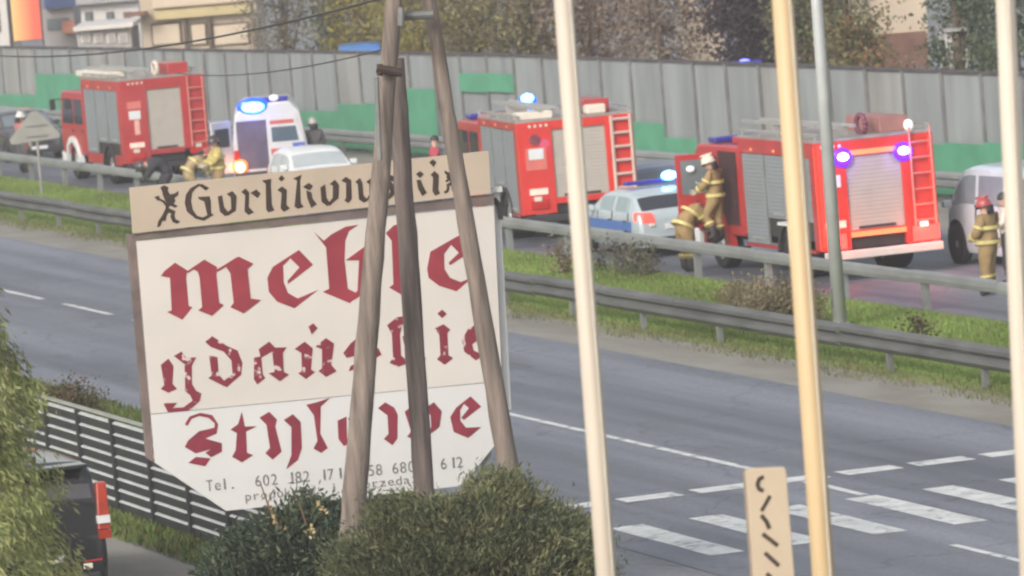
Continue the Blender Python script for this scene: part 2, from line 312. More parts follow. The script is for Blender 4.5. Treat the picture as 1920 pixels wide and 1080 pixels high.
while X < 25:
    xm = X + BAY / 2; wp = bw(xm); px = pr((wp.x, wp.y, 1.5))[0]; zt = z_at(wp.x, wp.y, topy(px)); zt = max(1.8, zt)
    gl = [(z_at(wp.x, wp.y, g[2]), z_at(wp.x, wp.y, g[3])) for g in GREEN if g[0] <= px < g[1]]
    dy = random.uniform(-.012, .012); mg = random.choice((M_bar, M_bar, M_bar2)); cuts = []
    if gl:
        zh, zl = min(gl[0][0], zt - .12), max(gl[0][1], .1)
        MB().box(X - .002, X + BAY - .006, YB - .15, YB - .125, zl, zh).build('green_panel', M_bgreen, nb)
        MB().box(X + .05, X + BAY - .05, YB + dy - .06, YB + dy + .06, zl, zh + .05).build('panel', mg, nb)
        if zl > .4: MB().box(X + .05, X + BAY - .05, YB + dy - .06, YB + dy + .06, .1, zl - .004).build('panel', mg, nb)
        z0 = zh + .054
    else: z0 = .1
    if zt - z0 > .1: MB().box(X + .05, X + BAY - .05, YB + dy - .06, YB + dy + .06, z0, zt).build('panel', mg, nb)
    MB().box(X - .06, X + .046, YB - .12, YB + .12, 0, zt + .03).build('post', M_bpost, nb)
    MB().box(X + .05, X + BAY - .064, YB - .1, YB + .1, zt + .004, zt + .07).build('cap', M_bcap, nb)
    MB().box(X + .05, X + BAY - .064, YB - .09, YB + .09, -.1, .096).build('plinth', M_steel_d, nb); X += BAY
# ---- grass: blades on the median and along the near shoulder
def grass(name, n, x0, x1, y0, y1, h0, h1, cols, dens=None):
    p = np.stack([x0 + (x1 - x0) * rng.random(n), y0 + (y1 - y0) * rng.random(n), np.zeros(n)], 1)
    if dens is not None: p = p[rng.random(n) < dens(p)]
    n = len(p); s = h0 + (h1 - h0) * rng.random(n); p[:, 2] = s * .4
    big = np.sin(p[:, 0] * .9) * .12 + np.sin(p[:, 0] * .31 + p[:, 1] * 1.3) * .15
    c = np.array(cols); t = c[rng.integers(0, len(c), n)] * (.85 + big[:, None] + .4 * rng.random((n, 1)))
    d = np.zeros((n, 3)); d[:, 2] = 1
    return leafmesh(name, p, s, np.clip(t, .004, 1), M_leaf, None, .22, dirs=d)
GC = [(.17, .275, .06), (.205, .31, .075), (.22, .285, .09), (.25, .27, .105)]
tag(grass('median_grass', 150000, -175, -78, 36.35, 40.7, .05, .13, GC, lambda p: np.where(p[:, 0] < -130, .5, .9)), kind='stuff')
tag(grass('shoulder_grass', 26000, -175, -78, 35.35, 36.4, .04, .12, [(.17, .185, .075), (.22, .20, .11), (.14, .165, .06)], lambda p: np.clip((p[:, 1] - 35.2 + .25 * np.sin(p[:, 0] * 1.1)) * .9, 0, 1)), kind='stuff')
tag(grass('roadside_grass', 60000, -112, -76, 20.4, 25.3, .07, .2, [(.10, .15, .045), (.13, .165, .055), (.15, .15, .07)]), kind='stuff')

# ---- shrubs, trees
def shrub(name, label, cat, px, py, D, w, h, cols, n=40, leaf=70, size=.1, crad=.14, parts=True, mt=None, aspect=.5, ground=True, depth=None, group=None, low=-.95, zc=None):
    g = P(px, py, D); t = thing(name, label, cat, (g.x, g.y, 0), 0, group)
    cc, pts = clump_points(n, leaf, (w / 2, (depth or w) / 2, h / 2), crad, low=low); zc = zc or h / 2
    pts[:, :, 2] = np.maximum(pts[:, :, 2] + zc, .02)
    leafmesh('foliage', pts.reshape(-1, 3), size * (.6 + .8 * rng.random(n * leaf)), tints(cols, n, leaf), mt or M_leaf, t, aspect)
    m = MB()
    for k in range(min(9, n)): c = cc[k]; m.cyl((c[0] * .15, c[1] * .15, -.1), (c[0] * .8, c[1] * .8, c[2] + zc), .03 * max(1, h / 2), .008, 6)
    m.build('stem', M_bark, t); return t
def tree(name, label, px, D, z0, z1, w, cols, n=70, leaf=60, size=.24, crad=.5, shape='ball', tr=.2, mt=None, group='trees behind the noise barrier', aspect=.55):
    g = P(px, 60, D); t = thing(name, label, 'tree', (g.x, g.y, 0), random.random() * 6, group); h = z1 - z0
    cc, pts = clump_points(n, leaf, (w / 2, w / 2, h / 2), crad, shape); pts[:, :, 2] += z0 + h / 2
    leafmesh('crown', pts.reshape(-1, 3), size * (.6 + .8 * rng.random(n * leaf)), tints(cols, n, leaf), mt or M_leaf, t, aspect)
    m = MB(); m.cyl((0, 0, -.3), (.1, .05, z0 + h * .35), tr, tr * .6, 9); m.cyl((.1, .05, z0 + h * .35), (0, 0, z0 + h * .9), tr * .6, tr * .1, 8)
    for k in range(12):
        c = cc[k]; zb = z0 + h * random.uniform(.05, .5); m.cyl((.05, .02, zb), (c[0] * .85, c[1] * .85, max(zb + .2, c[2] + z0 + h / 2)), tr * .35, tr * .07, 6)
    m.build('trunk', M_bark, t); return t
BR = [(.22, .18, .11), (.19, .165, .10), (.25, .21, .14)]
MD = 'low shrubs on the median'
shrub('dry_shrub', 'wide brown clipped shrub on the median beside the street lamp', 'shrub', 1440, 575, 107, 4.6, .8, BR, 90, 100, .07, .12, depth=1.2)
shrub('dry_shrub', 'low purplish brown shrub on the median near the silver hatchback', 'shrub', 1180, 500, 121, 3.2, .55, [(.17, .15, .13), (.13, .14, .09)], 24, 60, .09, .14, depth=1.0)
shrub('dry_shrub', 'tiny dark weed clump on bright median grass', 'shrub', 1725, 645, 100.5, .55, .55, [(.14, .10, .07), (.10, .10, .05)], 8, 50, .08, .1)
shrub('dry_shrub', 'small brown tuft on the median close to the shop sign', 'shrub', 1060, 500, 122, .7, .8, BR, 8, 50, .08, .12)
shrub('roadside_shrub', 'reddish brown bush on the verge above the slatted fence', 'shrub', 120, 720, 96, 2.4, 1.0, [(.17, .115, .075), (.14, .13, .075), (.12, .125, .07)], 70, 110, .065, .11, depth=1.2)
shrub('roadside_shrub', 'low green hedge along the road edge behind the slatted fence', 'shrub', 215, 775, 93, 2.6, .5, [(.12, .155, .065), (.10, .14, .06)], 60, 90, .06, .1, depth=1.0)
def DB(px): a = math.tan((px - 960) / F_PX); return (52 + 125 * .0425) / (ST + a * CT + .0425 * (CT - a * ST))   # plan depth of the barrier at a column
YG = [(.30, .27, .075), (.34, .28, .07), (.24, .22, .085), (.28, .22, .10)]
OL = [(.24, .21, .11), (.26, .22, .13), (.19, .18, .09)]
BN = [(.25, .185, .14), (.22, .17, .13), (.28, .21, .155)]
TR = dict(n=110, leaf=60, size=.15, crad=.32)
tree('leafy_tree', 'yellow-green autumn tree above the barrier behind the blue van', 690, DB(690) + 16, .6, 6.5, 3.2, YG, **TR)
tree('leafy_tree', 'yellow-green autumn tree seen between the utility pole legs', 785, DB(785) + 15, .6, 6.5, 3.2, YG, **TR)
tree('leafy_tree', 'olive autumn tree above the green panels next to the round blue beacon', 885, DB(885) + 15, .6, 6.5, 3.4, OL + YG[:1], **TR)
tree('leafy_tree', 'olive brown tree standing between the olive and reddish brown trees', 990, DB(990) + 14, .5, 6.5, 3.2, OL, **TR)
tree('leafy_tree', 'reddish brown autumn tree behind the pale silvery bush', 1110, DB(1110) + 17, .5, 6.5, 3.4, BN, **TR)
tree('leafy_tree', 'greyish brown thin tree in front of the cream gable wall', 1235, DB(1235) + 15, .5, 6.5, 3.0, BN + [(.30, .25, .2)], n=90, leaf=50, size=.15, crad=.32)
shrub('pale_bush', 'pale silvery bush at the foot of the reddish brown tree', 'shrub', 1180, 100, DB(1180) + 9, 2.2, 3.0, [(.42, .40, .35), (.34, .35, .25), (.26, .22, .2)], 46, 40, .14, .2, depth=1.6)
tree('copper_beech', 'dark purple-brown tree beside the cream gable wall', 1405, DB(1405) + 13, .3, 6.5, 2.2, [(.075, .055, .068), (.10, .07, .075), (.065, .058, .068)], n=150, leaf=70, size=.15, crad=.26)
tree('leafy_tree', 'dull olive tree behind the street lamp column', 1513, DB(1513) + 13, .3, 6.5, 1.9, [(.18, .165, .10), (.14, .155, .085)], n=90, leaf=60, size=.14, crad=.24)
tree('leafy_tree', 'green and rust shrubby tree beside the cream house', 1590, DB(1590) + 12, .2, 6, 1.9, [(.20, .21, .10), (.23, .22, .11), (.28, .18, .085)], n=90, leaf=60, size=.14, crad=.24)
shrub('rust_hedge', 'brown mauve hedge under the cream house wall', 'hedge', 1690, 110, DB(1690) + 9, 2.4, 2.55, [(.26, .19, .15), (.23, .175, .155), (.29, .18, .10)], 70, 60, .12, .17, depth=1.6)
tree('conifer', 'dark green conifer next to the cream house', 1800, DB(1800) + 15, .2, 8, 2.6, [(.11, .145, .09), (.14, .165, .105), (.09, .12, .08)], n=140, leaf=60, size=.15, crad=.24, shape='cone', mt=M_needle)
tree('conifer', 'dark green conifer standing beyond the white garden shed', 1895, DB(1895) + 14, .2, 8, 2.6, [(.09, .12, .08), (.11, .14, .085)], n=140, leaf=60, size=.15, crad=.24, shape='cone', mt=M_needle)
tree('conifer', 'tall blue-green spruce beside the yellow-green trees', 630, DB(630) + 15, .3, 10, 2.0, [(.10, .12, .105), (.075, .095, .08), (.13, .145, .12)], n=130, leaf=60, size=.15, crad=.22, shape='cone', mt=M_needle)
tree('bare_tree', 'sparse grey-green tree in front of the beige shop', 535, DB(535) + 14, 1.0, 6.5, 2.8, [(.22, .21, .17), (.17, .175, .14), (.30, .26, .18)], n=55, leaf=36, size=.14, crad=.32)
# ================================================================== BUILDINGS BEHIND THE BARRIER
RZ_CAM = math.atan2(RT.y, RT.x)
class Place:                                # a thing squared to the view: local x to the right, y away, z up
    def __init__(s, name, label, cat, px, D, rz=0, group=None):
        s.D = D; g = P(px, 60, D); s.o = Vector((g.x, g.y, 0)); s.t = thing(name, label, cat, s.o, RZ_CAM, group)
    def u(s, px, py, D=None): return (P(px, py, D or s.D) - s.o).dot(RT)
    def z(s, px, py, D=None): return P(px, py, D or s.D).z
    def box(s, name, m, px0, px1, py0, py1, y0=0, y1=.2, par=None, z0=None, bevel=0):
        pm, qm = (px0 + px1) / 2, (py0 + py1) / 2
        return MB().box(s.u(px0, qm), s.u(px1, qm), y0, y1, s.z(pm, py1) if z0 is None else z0, s.z(pm, py0)).build(name, m, par or s.t, bevel)
M_beige = mat('beige_render', (.47, .39, .30), .85, 0, .12, .8, .1)
M_beige2 = mat('pale_beige_render', (.58, .48, .37), .85, 0, .1, .8, .1)
M_yel = mat('yellow_fascia', (.50, .41, .22), .7, 0, .12, 1)
M_gry = mat('grey_render', (.36, .35, .35), .8, 0, .12, .8)
M_wht = mat('white_render', (.62, .60, .58), .8, 0, .1, .8)
M_brn = mat('brown_frame', (.12, .085, .065), .7, 0, .2, 3)
M_roof = mat('brown_roof', (.20, .11, .08), .85, 0, .25, 2, .3)
M_navy = mat('navy_board', (.06, .10, .22), .6, 0, .2, 2)
b = Place('shop_building', 'beige shop building with yellow fascia behind the noise barrier', 'building', 375, 208)
b.box('wall', M_beige, 262, 480, -70, 90, 0, 8, z0=-.2)
b.box('fascia', M_yel, 290, 470, 14, 30, -.35, -.02)
b.box('fascia_board', M_beige2, 285, 474, -12, 8, -.2, -.02)
for x0, x1 in ((284, 340), (357, 388), (399, 468)):
    f = b.box('window', M_brn, x0, x1, 42, 84, -.08, -.02); b.box('pane', M_beige2, x0 + 3, x1 - 3, 46, 82, -.10, -.082, f)
for x0 in (345, 391, 473): b.box('pilaster', M_brn, x0, x0 + 6, 34, 92, -.2, -.03, z0=0)
b.box('door', M_dark, 249, 260, 48, 92, .2, .5, z0=0)
b.box('canopy', M_roof, 236, 276, 22, 29, -1, .3)
b2 = Place('pavilion', 'low grey and white pavilion beside the beige shop', 'building', 200, 214)
b2.box('wall', M_gry, 144, 246, 55, 92, 0, 5, z0=-.2); b2.box('roof', M_wht, 138, 252, 46, 54, -.4, 5.3)
for x0 in (152, 176, 200, 222): f = b2.box('window', M_wht, x0, x0 + 17, 62, 80, -.06, -.01); b2.box('pane', M_gry, x0 + 3, x0 + 14, 65, 78, -.08, -.062, f)
b3 = Place('house', 'pale house with grey gable wall far behind the pavilion', 'house', 205, 226)
b3.box('wall', M_wht, 132, 262, 6, 60, 0, 8, z0=-.2); b3.box('roof', M_gry, 126, 268, -10, 5, -.4, 8.4)
for x0 in (160, 200, 232): f = b3.box('window', M_brn, x0, x0 + 14, 22, 46, -.06, -.01); b3.box('pane', M_glassp, x0 + 2, x0 + 12, 24, 44, -.08, -.062, f)
b4 = Place('house', 'dark blue-fronted kiosk between the orange banner and the pavilion', 'kiosk', 108, 219)
b4.box('wall', M_gry, 80, 140, 16, 92, 0, 4, z0=-.2); b4.box('sign_board', M_navy, 84, 142, -8, 15, -.3, -.02)
b4.box('window', M_glassp, 88, 130, 34, 56, -.05, -.01); b4.box('awning', mat('salmon_awning', (.55, .25, .17), .7, 0, .2, 2), 118, 142, 38, 62, -.5, -.06)
b5 = Place('house', 'white wall house at the far end beside the orange banner', 'house', -30, 228)
b5.box('wall', M_wht, -90, 13, -60, 92, 0, 6, z0=-.2); b5.box('drainpipe', M_dark, 13.5, 18, -60, 92, -.15, -.03, z0=0)
for x0 in (-60, -20): f = b5.box('window', M_brn, x0, x0 + 20, 20, 60, -.06, -.01); b5.box('pane', M_glassp, x0 + 3, x0 + 17, 24, 57, -.08, -.062, f)
# orange to red banner: printed gradient
M_ban = mat('orange_banner', (.75, .16, .08), .7, 0, .05, 2)
nt = M_ban.node_tree; tc = nt.nodes.new('ShaderNodeTexCoord'); sx = nt.nodes.new('ShaderNodeSeparateXYZ'); rp = nt.nodes.new('ShaderNodeValToRGB')
nt.links.new(tc.outputs['Generated'], sx.inputs[0]); nt.links.new(sx.outputs[0], rp.inputs[0])
rp.color_ramp.elements[0].color = (.85, .55, .22, 1); rp.color_ramp.elements[1].color = (.78, .14, .09, 1); rp.color_ramp.elements[1].position = .75
nt.links.new(rp.outputs[0], nt.nodes['Principled BSDF'].inputs['Base Color'])
ba = Place('advertising_banner', 'tall orange and red advertising banner behind the barrier', 'banner', 46, 216.5)
ba.box('cloth', M_ban, 20, 74, -60, 76, 0, .06, bevel=.02); ba.box('mast', M_dark, 74.5, 77, -70, 92, 0, .08, z0=0); ba.box('mast', M_dark, 16.5, 19.4, -70, 92, 0, .08, z0=0)
h = Place('house', 'cream rendered house above the brown hedge', 'house', 1680, 163)
h.box('wall', M_beige2, 1624, 1735, -80, 66, 0, 8, z0=-.2); h.box('drainpipe', M_gry, 1621, 1624.4, -80, 66, -.12, .1, z0=0)
h.box('base_band', M_roof, 1623, 1736, 62, 72, -.08, -.01, z0=1.0)
f = h.box('window', M_brn, 1660, 1690, -40, -8, -.06, -.01); h.box('pane', M_glass, 1663, 1687, -37, -11, -.08, -.062, f)
h2 = Place('house', 'cream gable wall squeezed between brown and purple trees', 'house', 1316, 176)
h2.box('wall', M_beige2, 1288, 1352, -80, 112, 0, 7, z0=-.2); h2.box('string_course', M_brn, 1287, 1353, 20, 26, -.1, -.01)
f = h2.box('window', M_wht, 1300, 1326, -30, 14, -.06, -.01); h2.box('pane', M_glassp, 1303, 1323, -26, 10, -.08, -.062, f)
sh = Place('garden_shed', 'small white garden shed among the conifers', 'shed', 1790, 149.5)
sh.box('wall', M_wht, 1773, 1812, 58, 112, 0, 2, z0=-.1); sh.box('roof', M_gry, 1768, 1817, 52, 58, -.3, 2.3)
sh.box('door', M_brn, 1786, 1798, 64, 112, -.05, -.01, z0=0)

# ================================================================== FURNITURE SIGN
SA = R_(14); EX = RT * math.cos(SA) + FH * math.sin(SA); SN = EX.cross(ZZ); SN = -SN if SN.dot(FH) > 0 else SN    # normal towards the camera
S0 = P(590, 640, 70.5); SG = Vector((S0.x, S0.y, 0))
def sp(px, py, off=0.0):                    # photo pixel -> sign plane (u, w)
    d = ray(px, py); o = SG + SN * off; t = (o - EYE).dot(SN) / d.dot(SN); q = EYE + d * t - SG; return q.dot(EX), q.z
sg = thing('shop_sign', 'large white roadside sign with red blackletter words meble gdańskie stylowe', 'sign', SG, math.atan2(EX.y, EX.x))
def slab(name, pts, y0, y1, m, par=None, bevel=0):
    return MB().prism([sp(*p) for p in pts], y0, y1).build(name, m, par or sg, bevel)
M_sgn_c = mat('cream_board', (.64, .595, .55), .6, 0, .06, .8, .1)
M_sgn_w = mat('white_board', (.66, .655, .645), .55, 0, .05, .8, .1)
M_sgn_h = mat('beige_board', (.49, .40, .31), .65, 0, .08, 1.2, .1)
M_wood = mat('grey_wood', (.17, .13, .12), .85, 0, .3, 3, .4)
up = slab('upper_panel', [(256, 452), (926, 385), (941, 714), (283, 776)], 0, .05, M_sgn_c)
lo = slab('lower_panel', [(283.2, 777.5), (941, 715.5), (944, 815), (866, 911), (424, 958), (291, 868)], .001, .052, M_sgn_w)
hd = slab('header_board', [(243, 352), (914, 283), (918, 362), (249, 437)], -.06, .03, M_sgn_h)
slab('crossbeam', [(250, 440), (925, 364), (926, 383), (254, 450)], -.02, .04, M_wood)
slab('side_frame', [(241, 440), (254.5, 440), (289.5, 868), (277, 860)], .03, .16, M_wood)
slab('back_panel', [(930, 352), (941, 351), (963, 768), (951, 775)], .12, .20, M_sgn_w)
slab('lamp_bracket', [(914, 352), (943, 350), (944, 360), (916, 363)], .05, .12, M_sgn_w)
slab('bracket_shadow', [(921, 372), (932, 371), (942, 382), (946, 412), (939, 412), (934, 386), (922, 378)], .05, .10, M_dark)  # dark curved shadow beside the bracket, modelled as a dark strip
for px in (545, 902):
    u0 = sp(px, 700)[0]; MB().box(u0 - .06, u0 + .06, .06, .18, -.3, sp(px, 420)[1]).build('post', M_steel, sg)
M_ink = mat('dark_brown_ink', (.045, .028, .022), .7, 0, .3, 12)
M_inkr = mat('red_paint_letter', (.29, .034, .052), .6, 0, .16, 3)
M_inkm = mat('maroon_letter', (.24, .028, .05), .6, 0, .2, 5)
M_inkp = mat('peeling_red_letter', (.26, .028, .048), .6, 0, .15, 9, alt=(.62, .52, .50))
M_inkp.node_tree.nodes['Color Ramp'].color_ramp.elements[0].position = .585; M_inkp.node_tree.nodes['Color Ramp'].color_ramp.elements[1].position = .64
M_inkg = mat('faded_ink', (.12, .11, .12), .7, 0, .4, 20)
M_inkg.node_tree.nodes['Color Ramp'].color_ramp.elements[1].color = (.30, .285, .285, 1)
def fatten(poly, g):
    n = len(poly); ar = sum(poly[i][0] * poly[(i + 1) % n][1] - poly[(i + 1) % n][0] * poly[i][1] for i in range(n)); s = 1 if ar > 0 else -1; out = []
    for i in range(n):
        a, b_, c = (np.array(poly[(i + k) % n], float) for k in (-1, 0, 1)); d1, d2 = b_ - a, c - b_; n1 = np.array([d1[1], -d1[0]]) / (np.linalg.norm(d1) + 1e-6); n2 = np.array([d2[1], -d2[0]]) / (np.linalg.norm(d2) + 1e-6)
        q = n1 + n2; q = q / max(np.linalg.norm(q), .6); out.append(tuple(b_ + q * s * g))
    return out
def letter(polys, ox, oy, sc, m, par, y, name='letter', grow=0):
    mb = MB(); polys = [fatten(p_, grow * sc) for p_ in polys] if grow else polys
    for k, poly in enumerate(polys):
        pts = [sp(ox + a / sc, oy + b_ / sc) for a, b_ in poly]
        mb.prism(pts, y - .004 - .0012 * k, y - .0005 + 0.0)
    return mb.build(name, m, par)
A1 = (220, 260, 2.4539)
MEBLE = [
 [[(200,632),(215,610),(265,570),(322,606),(316,640),(328,770),(345,775),(298,833),(228,797),(250,790),(242,640)], [(318,612),(400,556),(402,566),(325,618)],
  [(352,602),(400,556),(458,590),(455,630),(468,755),(490,765),(435,815),(372,790),(390,775),(378,640),(370,612)], [(455,604),(550,545),(552,556),(460,612)],
  [(500,590),(558,542),(625,575),(598,600),(612,735),(660,742),(580,803),(520,775),(535,755),(520,620)]],
 [[(690,640),(715,590),(835,512),(900,580),(785,668),(782,655),(838,592),(795,550),(762,585),(765,660),(785,710),(830,735),(925,695),(815,780),(735,750),(697,705)]],
 [[(1110,396),(1050,405),(985,440),(950,470),(905,430),(960,500),(975,690),(945,705),(1070,757),(1110,715),(1060,690),(1045,560),(1048,470),(1065,425)], [(1050,560),(1140,495),(1200,530),(1190,660),(1120,722),(1070,752),(1065,738),(1105,700),(1112,560)]],
 [[(1235,435),(1270,400),(1330,380),(1345,690),(1385,670),(1315,722),(1250,685),(1270,670),(1262,470)]],
 [[(1425,600),(1440,520),(1570,446),(1640,512),(1530,582),(1524,570),(1572,525),(1535,488),(1503,530),(1505,600),(1530,640),(1580,660),(1636,636),(1560,702),(1480,677),(1432,640)]]]
for L in MEBLE: letter(L, *A1, M_inkr, up, 0)
A2 = (220, 600, 2.25)
GDAN = [
 [[(185,190),(215,165),(235,195),(230,270),(250,290),(215,305),(185,290),(200,275)], [(240,152),(270,135),(290,162),(330,158),(312,192),(285,185)], [(285,192),(312,186),(312,270),(330,300),(352,310),(345,340),(300,380),(215,388),(195,352),(250,350),(230,372),(280,370),(320,340),(308,315),(288,300)]],
 [[(372,92),(400,70),(460,110),(505,130),(525,180),(520,230),(460,282),(440,265),(488,230),(483,170),(450,132),(395,112)], [(388,150),(420,158),(425,230),(452,262),(450,278),(385,245),(400,235)]],
 [[(578,160),(605,155),(612,230),(622,245),(590,270),(578,250)], [(598,124),(640,93),(665,118),(712,116),(694,142),(650,132),(606,158)], [(655,140),(696,132),(700,220),(722,230),(685,256),(640,225),(665,220)]],
 [[(750,122),(790,93),(822,120),(815,210),(832,220),(795,247),(765,225),(780,215),(778,138)], [(838,112),(880,78),(912,100),(900,190),(922,215),(880,238),(850,215),(865,205),(865,122)], [(808,28),(826,16),(842,34),(820,58)]],
 [[(955,140),(985,100),(1012,78),(1042,95),(1012,112),(1060,118),(1100,120),(1112,145),(1050,185),(978,215),(985,196),(1050,160),(1000,150),(968,158)]],
 [[(1140,22),(1180,-10),(1222,-18),(1200,20),(1190,60),(1195,150),(1226,180),(1185,196),(1150,180),(1165,160),(1160,60)], [(1205,70),(1250,38),(1262,80),(1232,108),(1270,155),(1302,162),(1260,196),(1215,122)]],
 [[(1352,-27),(1370,-42),(1388,-26),(1370,-10)], [(1340,37),(1375,20),(1402,40),(1390,55),(1395,150),(1417,160),(1380,186),(1350,165),(1365,150),(1360,62)]],
 [[(1455,85),(1480,40),(1532,8),(1550,60),(1495,102),(1502,130),(1540,148),(1568,136),(1512,168),(1465,132)]]]
for L in GDAN: letter(L, *A2, M_inkp, up, 0, grow=.9)
STYL = [
 [[(285,440),(305,408),(350,392),(400,402),(424,440),(418,478),(370,500),(440,520),(440,555),(395,578),(372,560),(395,545),(330,562),(285,535),(300,508),(345,470),(410,455),(412,436),(385,412),(345,404),(312,416),(296,445)], [(300,602),(332,578),(392,584),(370,616),(330,608)]],
 [[(478,462),(510,440),(525,388),(537,450),(588,448),(542,470),(546,560),(572,570),(525,600),(485,577),(500,550),(505,477)]],
 [[(600,412),(640,388),(672,420),(665,450),(692,555),(655,588),(625,562),(645,540),(630,442)], [(703,422),(740,398),(772,430),(777,540),(760,590),(713,628),(735,570),(735,452)]],
 [[(798,358),(840,348),(898,328),(857,365),(855,480),(887,540),(860,560),(828,542),(845,510),(830,402)]],
 [[(930,425),(966,408),(968,500),(988,520),(955,530),(934,502)], [(972,412),(1015,438),(1016,490),(970,528),(988,490),(986,440)]],
 [[(1100,372),(1130,348),(1167,370),(1182,400),(1180,500),(1160,527),(1125,502),(1145,480),(1140,402)], [(1213,387),(1250,358),(1277,390),(1270,470),(1292,490),(1250,502),(1223,492),(1240,470)], [(1298,372),(1335,348),(1367,385),(1357,450),(1300,496),(1325,450),(1322,402)]],
 [[(1405,410),(1430,370),(1490,323),(1534,365),(1462,420),(1452,412),(1484,372),(1462,352),(1445,380),(1446,425),(1470,455),(1534,452),(1480,497),(1420,472)]]]
for L in STYL: letter(L, *A2, M_inkm, lo, .001, grow=.4)
A3 = (230, 280, 5.189)
LION = [[(360,370),(395,350),(432,370),(424,402),(450,440),(500,430),(532,405),(526,442),(490,470),(500,500),(482,528),(522,550),(500,562),(450,540),(432,570),(500,600),(490,640),(500,680),(547,700),(520,718),(480,702),(458,650),(470,622),(432,610),(412,650),(405,692),(372,690),(355,740),(328,752),(340,700),(380,640),(410,580),(420,520),(384,440),(380,410)], [(302,462),(340,452),(358,490),(332,494)], [(355,480),(395,500),(420,540),(412,552),(385,512),(350,492)]]
HDR3 = [LION,
 [[(598,520),(610,440),(650,380),(735,333),(742,345),(690,382),(662,422),(652,500),(668,590),(712,648),(770,664),(818,640),(800,560),(788,503),(733,477),(728,463),(832,458),(842,500),(847,620),(872,635),(780,688),(700,668),(620,602)], [(732,346),(760,338),(828,374),(795,394)]],
 [[(918,460),(955,448),(972,560),(1010,608),(1020,632),(985,642),(940,602)], [(1005,432),(1055,408),(1092,450),(1087,590),(1012,640),(1005,620),(1050,580),(1045,462)]],
 [[(1148,412),(1185,383),(1217,420),(1212,560),(1262,610),(1215,632),(1180,602),(1185,442)], [(1236,422),(1290,393),(1328,430),(1300,467)]],
 [[(1348,302),(1432,288),(1426,340),(1437,540),(1462,590),(1410,607),(1390,582),(1385,332)]],
 [[(1508,285),(1535,253),(1562,280),(1535,307)], [(1498,392),(1540,363),(1582,395),(1577,540),(1612,570),(1560,602),(1530,572),(1540,422)]],
 [[(1653,282),(1727,248),(1711,300),(1717,520),(1747,555),(1695,572),(1665,552),(1690,302)], [(1748,362),(1800,328),(1837,355),(1810,392),(1782,382)], [(1778,400),(1820,418),(1832,480),(1872,530),(1825,562),(1790,472)]]]
for L in HDR3: letter(L, *A3, M_ink, hd, -.06, grow=.9)
A4 = (560, 270, 4.571)
MIR = [[(1362 - (a - 302) * .62 * .84, 175 + (b_ - 350) * .62 + 8 - (a - 302) * -.04) for a, b_ in poly] for poly in LION]
HDR4 = [
 [[(180,372),(216,348),(226,460),(250,500),(235,527),(190,492)], [(258,342),(300,308),(332,350),(327,460),(252,526),(250,505),(286,460),(286,352)]],
 [[(358,312),(395,283),(437,310),(442,470),(415,502),(385,482),(400,460),(400,332)], [(478,322),(515,293),(532,330),(542,440),(582,480),(550,497),(510,472),(500,342)], [(572,322),(620,288),(642,340),(622,440),(560,492),(600,430),(598,340)]],
 [[(728,292),(770,263),(832,290),(800,317),(770,310),(812,360),(827,410),(770,467),(718,457),(770,430),(780,400),(728,332)]],
 [[(868,232),(912,213),(917,420),(947,440),(910,462),(883,442),(890,260)], [(998,256),(1030,233),(1057,255),(1030,287)], [(1003,310),(1032,308),(1052,360),(1082,415),(1050,440),(1018,382)]],
 [[(1113,156),(1140,133),(1167,155),(1145,192)], [(1123,262),(1155,233),(1187,265),(1182,390),(1197,420),(1160,437),(1140,402),(1145,282)]],
 MIR]
for L in HDR4: letter(L, *A4, M_ink, hd, -.06, grow=.9)
def text_line(s, p0, p1, h, m, par):        # small printed line between two pixels on the lower panel
    cu = bpy.data.curves.new('printed_text', 'FONT'); cu.body = s; cu.size = 1; o = bpy.data.objects.new('printed_text', cu)
    col.objects.link(o); bpy.context.view_layer.update(); me = bpy.data.meshes.new_from_object(o.evaluated_get(bpy.context.evaluated_depsgraph_get()))
    bpy.data.objects.remove(o); co_ = np.zeros(len(me.vertices) * 3); me.vertices.foreach_get('co', co_); co_ = co_.reshape(-1, 3); wd = co_[:, 0].max()
    a, b_ = np.array(sp(*p0)), np.array(sp(*p1)); ex = (b_ - a); L = np.linalg.norm(ex); ex = ex / L; ez = np.array([0, 1.0])
    q = a + np.outer(co_[:, 0] / wd * L, ex) + np.outer(co_[:, 1] * h / .7, ez)
    co_[:, 0], co_[:, 1], co_[:, 2] = q[:, 0], -.0045, q[:, 1]; me.vertices.foreach_set('co', co_.ravel()); me.update()
    me.materials.clear(); me.materials.append(m); o = bpy.data.objects.new('printed_text', me); col.objects.link(o); o.parent = par; return o
def print_line(s, p0, p1, h):               # letter by letter along the line
    n = len(s)
    for i, ch in enumerate(s):
        if ch != ' ':
            t0, t1 = (i + .08) / n, (i + (.5 if ch in '.il' else .88)) / n
            text_line(ch, (p0[0] + (p1[0] - p0[0]) * t0, p0[1] + (p1[1] - p0[1]) * t0), (p0[0] + (p1[0] - p0[0]) * t1, p0[1] + (p1[1] - p0[1]) * t1), h, M_inkg, lo)
print_line('Tel.  602 182 171   58 680 8 612', (386, 921), (870, 876), .135)
print_line('produkcja  i  sprzedaż', (458, 939), (785, 905), .105)

